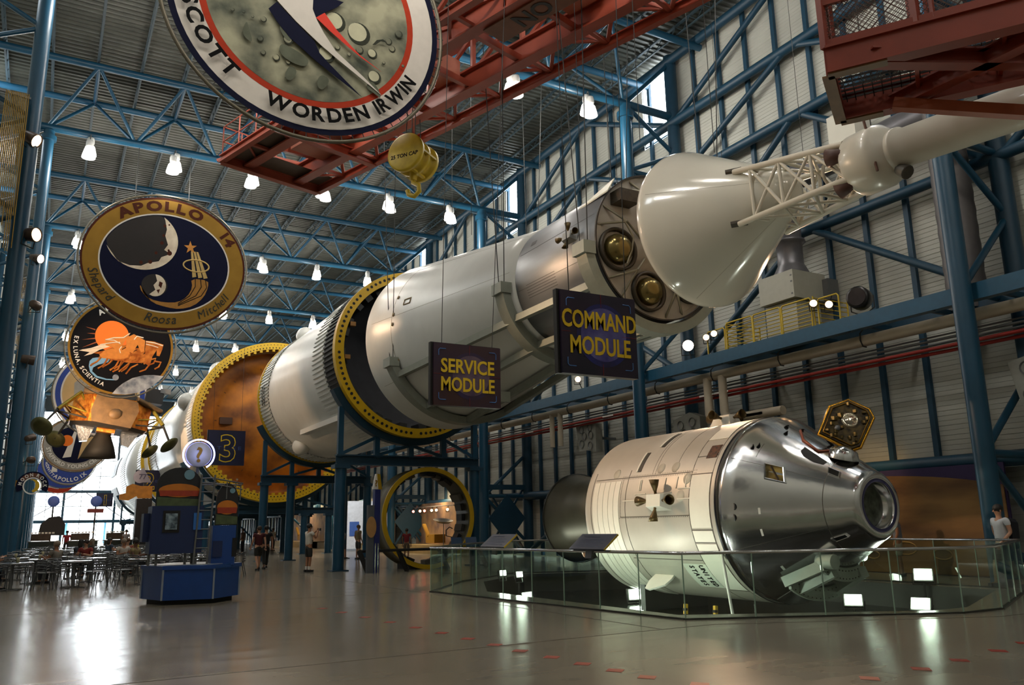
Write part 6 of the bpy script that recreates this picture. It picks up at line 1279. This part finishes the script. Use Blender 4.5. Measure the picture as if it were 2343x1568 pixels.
def person(label, loc, rz, h, shirt, legs, hairc='#2a1c12', sk=0, kind='stand', leg='short', sleeve='short', skirt=False, hair='short', group=None, shoes='#1c1c1e', socks=None, far=False):
    key = (kind, leg, sleeve, skirt, hair)
    if key not in PC: PC[key] = person_meshes(*(kind, sleeve, leg, skirt, hair))
    t = thing('person', label, 'person', loc, group); t.rotation_euler.z = rz; t.scale = (h/1.76,)*3
    col = dict(body=SKIN[sk], face_features=M('face_dark', '#3a2018', .5), shirt=M('cloth_'+shirt, shirt, .85, 0, .12, 6), trousers=M('cloth_'+legs, legs, .85, 0, .12, 6), shoes=M('cloth_'+shoes, shoes, .6), hair=M('hair_'+hairc, hairc, .6, 0, .2, 20), socks=M('cloth_'+(socks or '#d8d6d0'), socks or '#d8d6d0', .8))
    for nm, me in PC[key].items():
        if nm == 'socks' and (not socks): continue
        o = bpy.data.objects.new(nm, me); COL.objects.link(o); o.parent = t
        if not me.materials: me.materials.append(col[nm])
        o.material_slots[0].link = 'OBJECT'; o.material_slots[0].material = col[nm]
    return t
def face(dx, dy): return math.atan2(dx, -dy)   # turn a figure that faces -Y towards (dx, dy)
p1 = person('man in white numbered jersey, dark shorts and white socks raising a camera', (8.55, 30.5, 0), face(1, .25), 1.74, '#cfc8bb', '#2b2b28', '#1a1410', 1, 'photo', socks='#dedad2')
mb = MB(); write(mb, '6', .26, (8.55, 30.42, 1.05), bold=.02); lt = mb.mesh('shirt_number', (8.55, 30.5, 0)); o = bpy.data.objects.new('shirt_number', lt); lt.materials.append(LETK); COL.objects.link(o); o.parent = p1; o.rotation_euler.z = -p1.rotation_euler.z; o.location = (0, -.08, 0); o.scale = (1.01,)*3
cb = MB().box((8.97, 30.6, 1.5), (.06, .13, .09)).build('camera', CABLE, None); tag(cb, 'small dark camera held up by the man in the white jersey', 'camera')
person('walker in a dark red shirt with long dark shorts seen from behind', (7.45, 33.6, 0), face(-.1, 1), 1.70, '#4a1418', '#22211c', '#3a2c1e', 0, 'walk')
person('companion in dark clothes close beside the walker in dark red', (7.95, 34.6, 0), face(0, 1), 1.72, '#1c1c1c', '#1a1a18', '#17120e', 1, 'walk', leg='long')
pa = person('walking man in a white shirt with a dark backpack behind the barrier', (18.6, 11.05, 0), face(-.9, .35), 1.82, '#d6d8dc', '#3c4048', '#1a1512', 0, 'walk')
bp = MB(); bp.prism([(-.16, .14, 1.02), (.16, .14, 1.02), (.17, .14, 1.42), (.1, .14, 1.5), (-.1, .14, 1.5), (-.17, .14, 1.42)], (0, .17, -.04)); o = bp.build('backpack', M('backpack_navy', '#14161f', .8), None); tag(o, 'dark navy backpack worn by the man in the white shirt', 'backpack'); o.location = pa.location; o.rotation_euler = pa.rotation_euler
st_ = MB()
for s in (-1, 1): st_.path([(s*.12, .14, 1.44), (s*.12, .02, 1.51), (s*.12, -.13, 1.38), (s*.13, -.13, 1.15), (s*.14, .14, 1.08)], .018, 5)
st_.build('strap', M('backpack_navy', '#14161f'), o).location = (0, 0, 0)
person('man in a grey checked shirt and pale shorts on the far side of the pit', (20.3, 14.9, 0), face(-.3, .5), 1.75, '#6f7680', '#a89a86', '#2a2018', 1, 'stand')
person('standing person in a white shirt against the bright glazing beyond the tables', (5.0, 62.0, 0), face(-.5, -1), 1.75, '#a9a4a8', '#2a2a30', '#1c1814', 1, 'stand', leg='long')
person('cashier in a red shirt behind the dark green counters', (1.55, 64.2, 0), face(0, -1), 1.75, '#9a2430', '#22222a', '#15110e', 2, 'stand', leg='long')
person('visitor in a red vest in front of the brightly lit exhibit by the yellow ring', (15.6, 38.5, 0), face(.6, 1), 1.5, '#8a2a34', '#6a5a4c', '#2a1c14', 1, 'stand')
person('visitor in a tan shirt seen through the yellow ring', (14.0, 41.0, 0), face(1, .3), 1.72, '#8a7a58', '#3a3a38', '#7a5a3a', 0, 'stand')
person('visitor in a white shirt pushing past inside the yellow ring', (13.4, 41.8, 0), face(1, .5), 1.6, '#c8c8c4', '#4a5058', '#2a2018', 0, 'walk')
for i, (x, y, c, l) in enumerate(((9.0, 66, '#b9b4a8', 'distant pale visitor left of the walker in dark red'), (11.8, 58, '#6a5148', 'distant brown-shirted visitor behind the cradle columns'), (13.6, 62, '#302a38', 'distant dark visitor between the cradle columns'), (12.6, 70, '#a8443c', 'distant red-shirted visitor between the cradle columns'), (15.2, 64, '#c9c2b0', 'distant pale visitor near the white box'))):
    person(l, (x, y, 0), random.uniform(-3, 3), 1.7, c, '#2c2c30', '#1c1612', i % 3, 'stand', leg='long', group='distant visitors')
SITC = ['#5a1a1e', '#7a7468', '#8a7a52', '#56606e', '#7a2420', '#b8b0a4', '#2c3440', '#8a4a3c', '#c2beb4', '#1f1c1a', '#9a8a2c', '#5c5448', '#3a4a5c', '#a8a29a']
SITN = ['dark red', 'stone grey', 'khaki', 'slate blue', 'brick red', 'pale grey', 'navy', 'rust', 'cream', 'black', 'mustard', 'brown', 'steel blue', 'light grey']
pick = [s for s in SEATS if (s[0], s[1], s[2]) in {(0, 0, 1), (1, 0, 3), (2, 1, 0), (2, 0, 2), (3, 1, 2), (3, 2, 1), (3, 3, 1), (4, 1, 3), (4, 2, 0), (4, 3, 2), (5, 2, 1), (5, 3, 0), (2, 2, 1), (1, 2, 1)}]
for i, (r, q, c_, px, py, rz) in enumerate(pick):
    person('seated diner in a %s top at the %s table of the %s dining row' % (SITN[i], ORD[q], ORD[r]), (px, py, 0), rz+pi, 1.74, SITC[i], '#2a2c33', ('#241812', '#8a7a6a', '#15100c', '#5a3a22')[i % 4], i % 4, 'sit', leg='long', hair='long' if i % 3 == 0 else 'short', group='seated diners')

# ================================================================ THINGS ON THE FAR FLOOR
t = thing('instrument_ring', 'big yellow-rimmed instrument ring standing on the floor behind the barrier', 'exhibit', (12.72, 29.6, 0))
MB().lathe([(1.70, 29.2), (1.86, 29.2), (1.86, 29.28), (1.80, 29.3), (1.80, 30.3), (1.86, 30.32), (1.86, 30.4), (1.72, 30.4), (1.72, 29.3)], (12.72, 0, 1.87), n=72, close=True).build('shell', M('ring_shell', '#54503c', .5, .2), t)
mb = MB(); ring(mb, 12.72, 1.87, 1.72, 1.88, 29.14, 29.22, 72); mb.build('yellow_rim', YEL, t)
for i in range(26):
    a = 360*i/26; c = polar(12.72, 1.87, 1.64, a, 29.85); u = polar(0, 0, 1, a, 0); v = V((0, 1, 0)); m3 = Matrix((u.cross(v), v, u)).transposed()
    if i % 4 == 3: continue
    MB().box(c, (random.uniform(.22, .38), random.uniform(.4, .75), .15), m3).build('instrument_box', M('ring_box_%d' % (i % 3), ('#26262a', '#3d3b34', '#6a6458')[i % 3], .5, .2), t)
for x in (12.1, 13.3): MB().box((x, 29.8, .12), (.3, 1.2, .24)).build('foot_block', HOLE, t)
t = thing('black_rail', 'black slanted post-and-rail fence around the yellow ring', 'railing', (11.5, 28.4, 0)); BR = M('black_rail_paint', '#131313', .4)
MB().path([(9.75, 28.5, .72), (11.2, 28.3, .74), (14.4, 28.2, .74)], .05, 8).build('top_rail', BR, t)
for x in (9.75, 11.2, 12.8, 14.4): MB().bar((x, 28.45, .75), (x+.22, 28.1, 0), .1, .14).build('post', BR, t)
for i, x in enumerate((13.6, 14.2)): q = thing('info_panel', 'navy text panel by the yellow ring, %s of two' % ORD[i], 'info panel', (x, 28.6, .6)); MB().prism([(x-.25, 28.5, .75), (x+.2, 28.5, .75), (x+.3, 28.8, 1.12), (x-.15, 28.8, 1.12)], (0, .03, .0)).build('board', M('panel_teal', '#123a5c', .4), q); MB().tube((x, 28.65, 0), (x, 28.65, .9), .03, 6).build('post', BR, q)
t = thing('question_pylon', 'slim blue information pylon topped by a yellow question mark wedge', 'sign', (10.15, 28.0, 0))
MB().box((10.0, 28.0, 1.15), (.26, .16, 2.3)).build('pylon_grey', M('pylon_grey', '#5b6068', .4, .3), t); MB().box((10.2, 28.0, 1.42), (.2, .22, 2.84)).build('pylon_blue', M('pylon_blue', '#14236a', .4), t)
for x in (10.14, 10.24): MB().box((x, 27.88, .5), (.03, .02, 1.0)).build('chrome_strip', CHROMER, t)
MB().prism([(10.02, 27.9, 2.85), (10.22, 27.9, 2.85), (10.16, 27.9, 3.38), (10.12, 27.9, 3.38)], (0, .1, 0)).build('wedge_face', LETW, t); MB().prism([(10.22, 27.88, 2.85), (10.42, 28.05, 2.85), (10.32, 28.0, 3.38), (10.16, 27.88, 3.38)], (.0, .08, 0)).build('wedge_side', YEL, t)
mb = MB(); write(mb, '?', .3, (10.13, 27.88, 2.95), bold=.03); mb.build('question_mark', GOLDP, t); MB().prism([(9.98+.18*cos(2*pi*i/20), 27.86, 1.55+.36*sin(2*pi*i/20)) for i in range(20)], (0, .03, 0)).build('round_plaque', M('tan_plaque', '#b98a52', .5), t)
t = thing('white_booth', 'plain white booth with a blue notice behind the cradle columns', 'booth', (20, 57.8, 0)); MB().box((20.0, 58.5, 1.75), (2.3, 1.2, 3.4)).build('booth_box', M('booth_white', '#c9ced6', .6), t); MB().box((19.45, 57.88, 1.5), (.7, .03, 1.0)).build('blue_notice', M('notice_blue', '#3a5a9c', .5), t); MB().box((20.0, 57.88, .06), (2.3, .03, .12)).build('skirting', M('booth_grey', '#7f8894', .6), t)
for k, (yy, w2) in enumerate(((46.9, 4.2), (63, 8), (76, 8))):
    t = thing('moon_diorama', 'warm lit moonscape backdrop low on the siding wall, %s from the camera' % ORD[k], 'exhibit', (21.3, yy, 0)); MB().box((21.4, yy, 1.5), (.08, w2*2, 3.0)).build('backdrop', M('diorama_backdrop', '#a8845c', .7, 0, 0, .8, col2='#5a4a48'), t); MB().box((20.55, yy, .25), (1.6, w2*2, .5)).build('sand_bed', M('diorama_sand', '#9a8458', .8, 0, .2, 2), t)
    MB().box((20.6, yy-.6, .85), (.7, 1.3, .5)).build('rover_body', GOLDP, t); MB().bar((20.3, yy-.3, 1.0), (20.2, yy+.2, 1.7), .2, .1).build('rover_seat', GOLDP, t); MB().lathe([(0, 0), (.35, .06), (.6, .22)], (20.4, yy-2.2, 1.7), (-.2, -.2, 1), 18).build('dish_antenna', GREYM, t); MB().tube((20.4, yy-2.2, .5), (20.4, yy-2.2, 1.75), .025, 6).build('dish_mast', GREYM, t)
    light('AREA', 'diorama_wash', (20.5, yy, 3.3), 160, (1, .75, .45), (21.4, yy, .6), 1.0, sy=5)
RB = EM('red_lamp_glow', '#ff6a58', 10)
for i, (y, z) in enumerate(((51.6, 2.5), (50.0, 2.54), (48.9, 2.52), (48.2, 2.5), (47.1, 2.53), (46.4, 2.51), (44.8, 2.5))):
    spot_can('spotlight', 'small glowing track lamp seen through the yellow ring, %s from the left' % ORD[i], (20.7, y, 2.52), (12, 26, 1.6), RB if i in (1, 3) else BULBW, .09, .2, 'track lamps by the diorama', (20.75, y, 2.75))
MB().tube((20.75, 44, 2.75), (20.75, 53, 2.75), .03, 6).build('lamp_track', GREYM, bpy.data.objects['moon_diorama'])
# thin suspension wires to the rocket from the roof
t = thing('suspension_wires', 'thin vertical suspension wires hanging from the roof above the silver module', 'wires', (12, 16, 14)); mb = MB()
for x, y, z in ((9.8, 12, 9), (10.4, 15, 8.9), (11, 20, 9.9), (11.5, 23, 10.9), (13, 17, 9.9), (12.2, 26, 11.1), (18, 18, 9), (17, 14, 9.5), (16.5, 22, 9)): mb.tube((x, y, z), (x, y, 20.8), .010, 4)
mb.build('wire', CABLE, t)
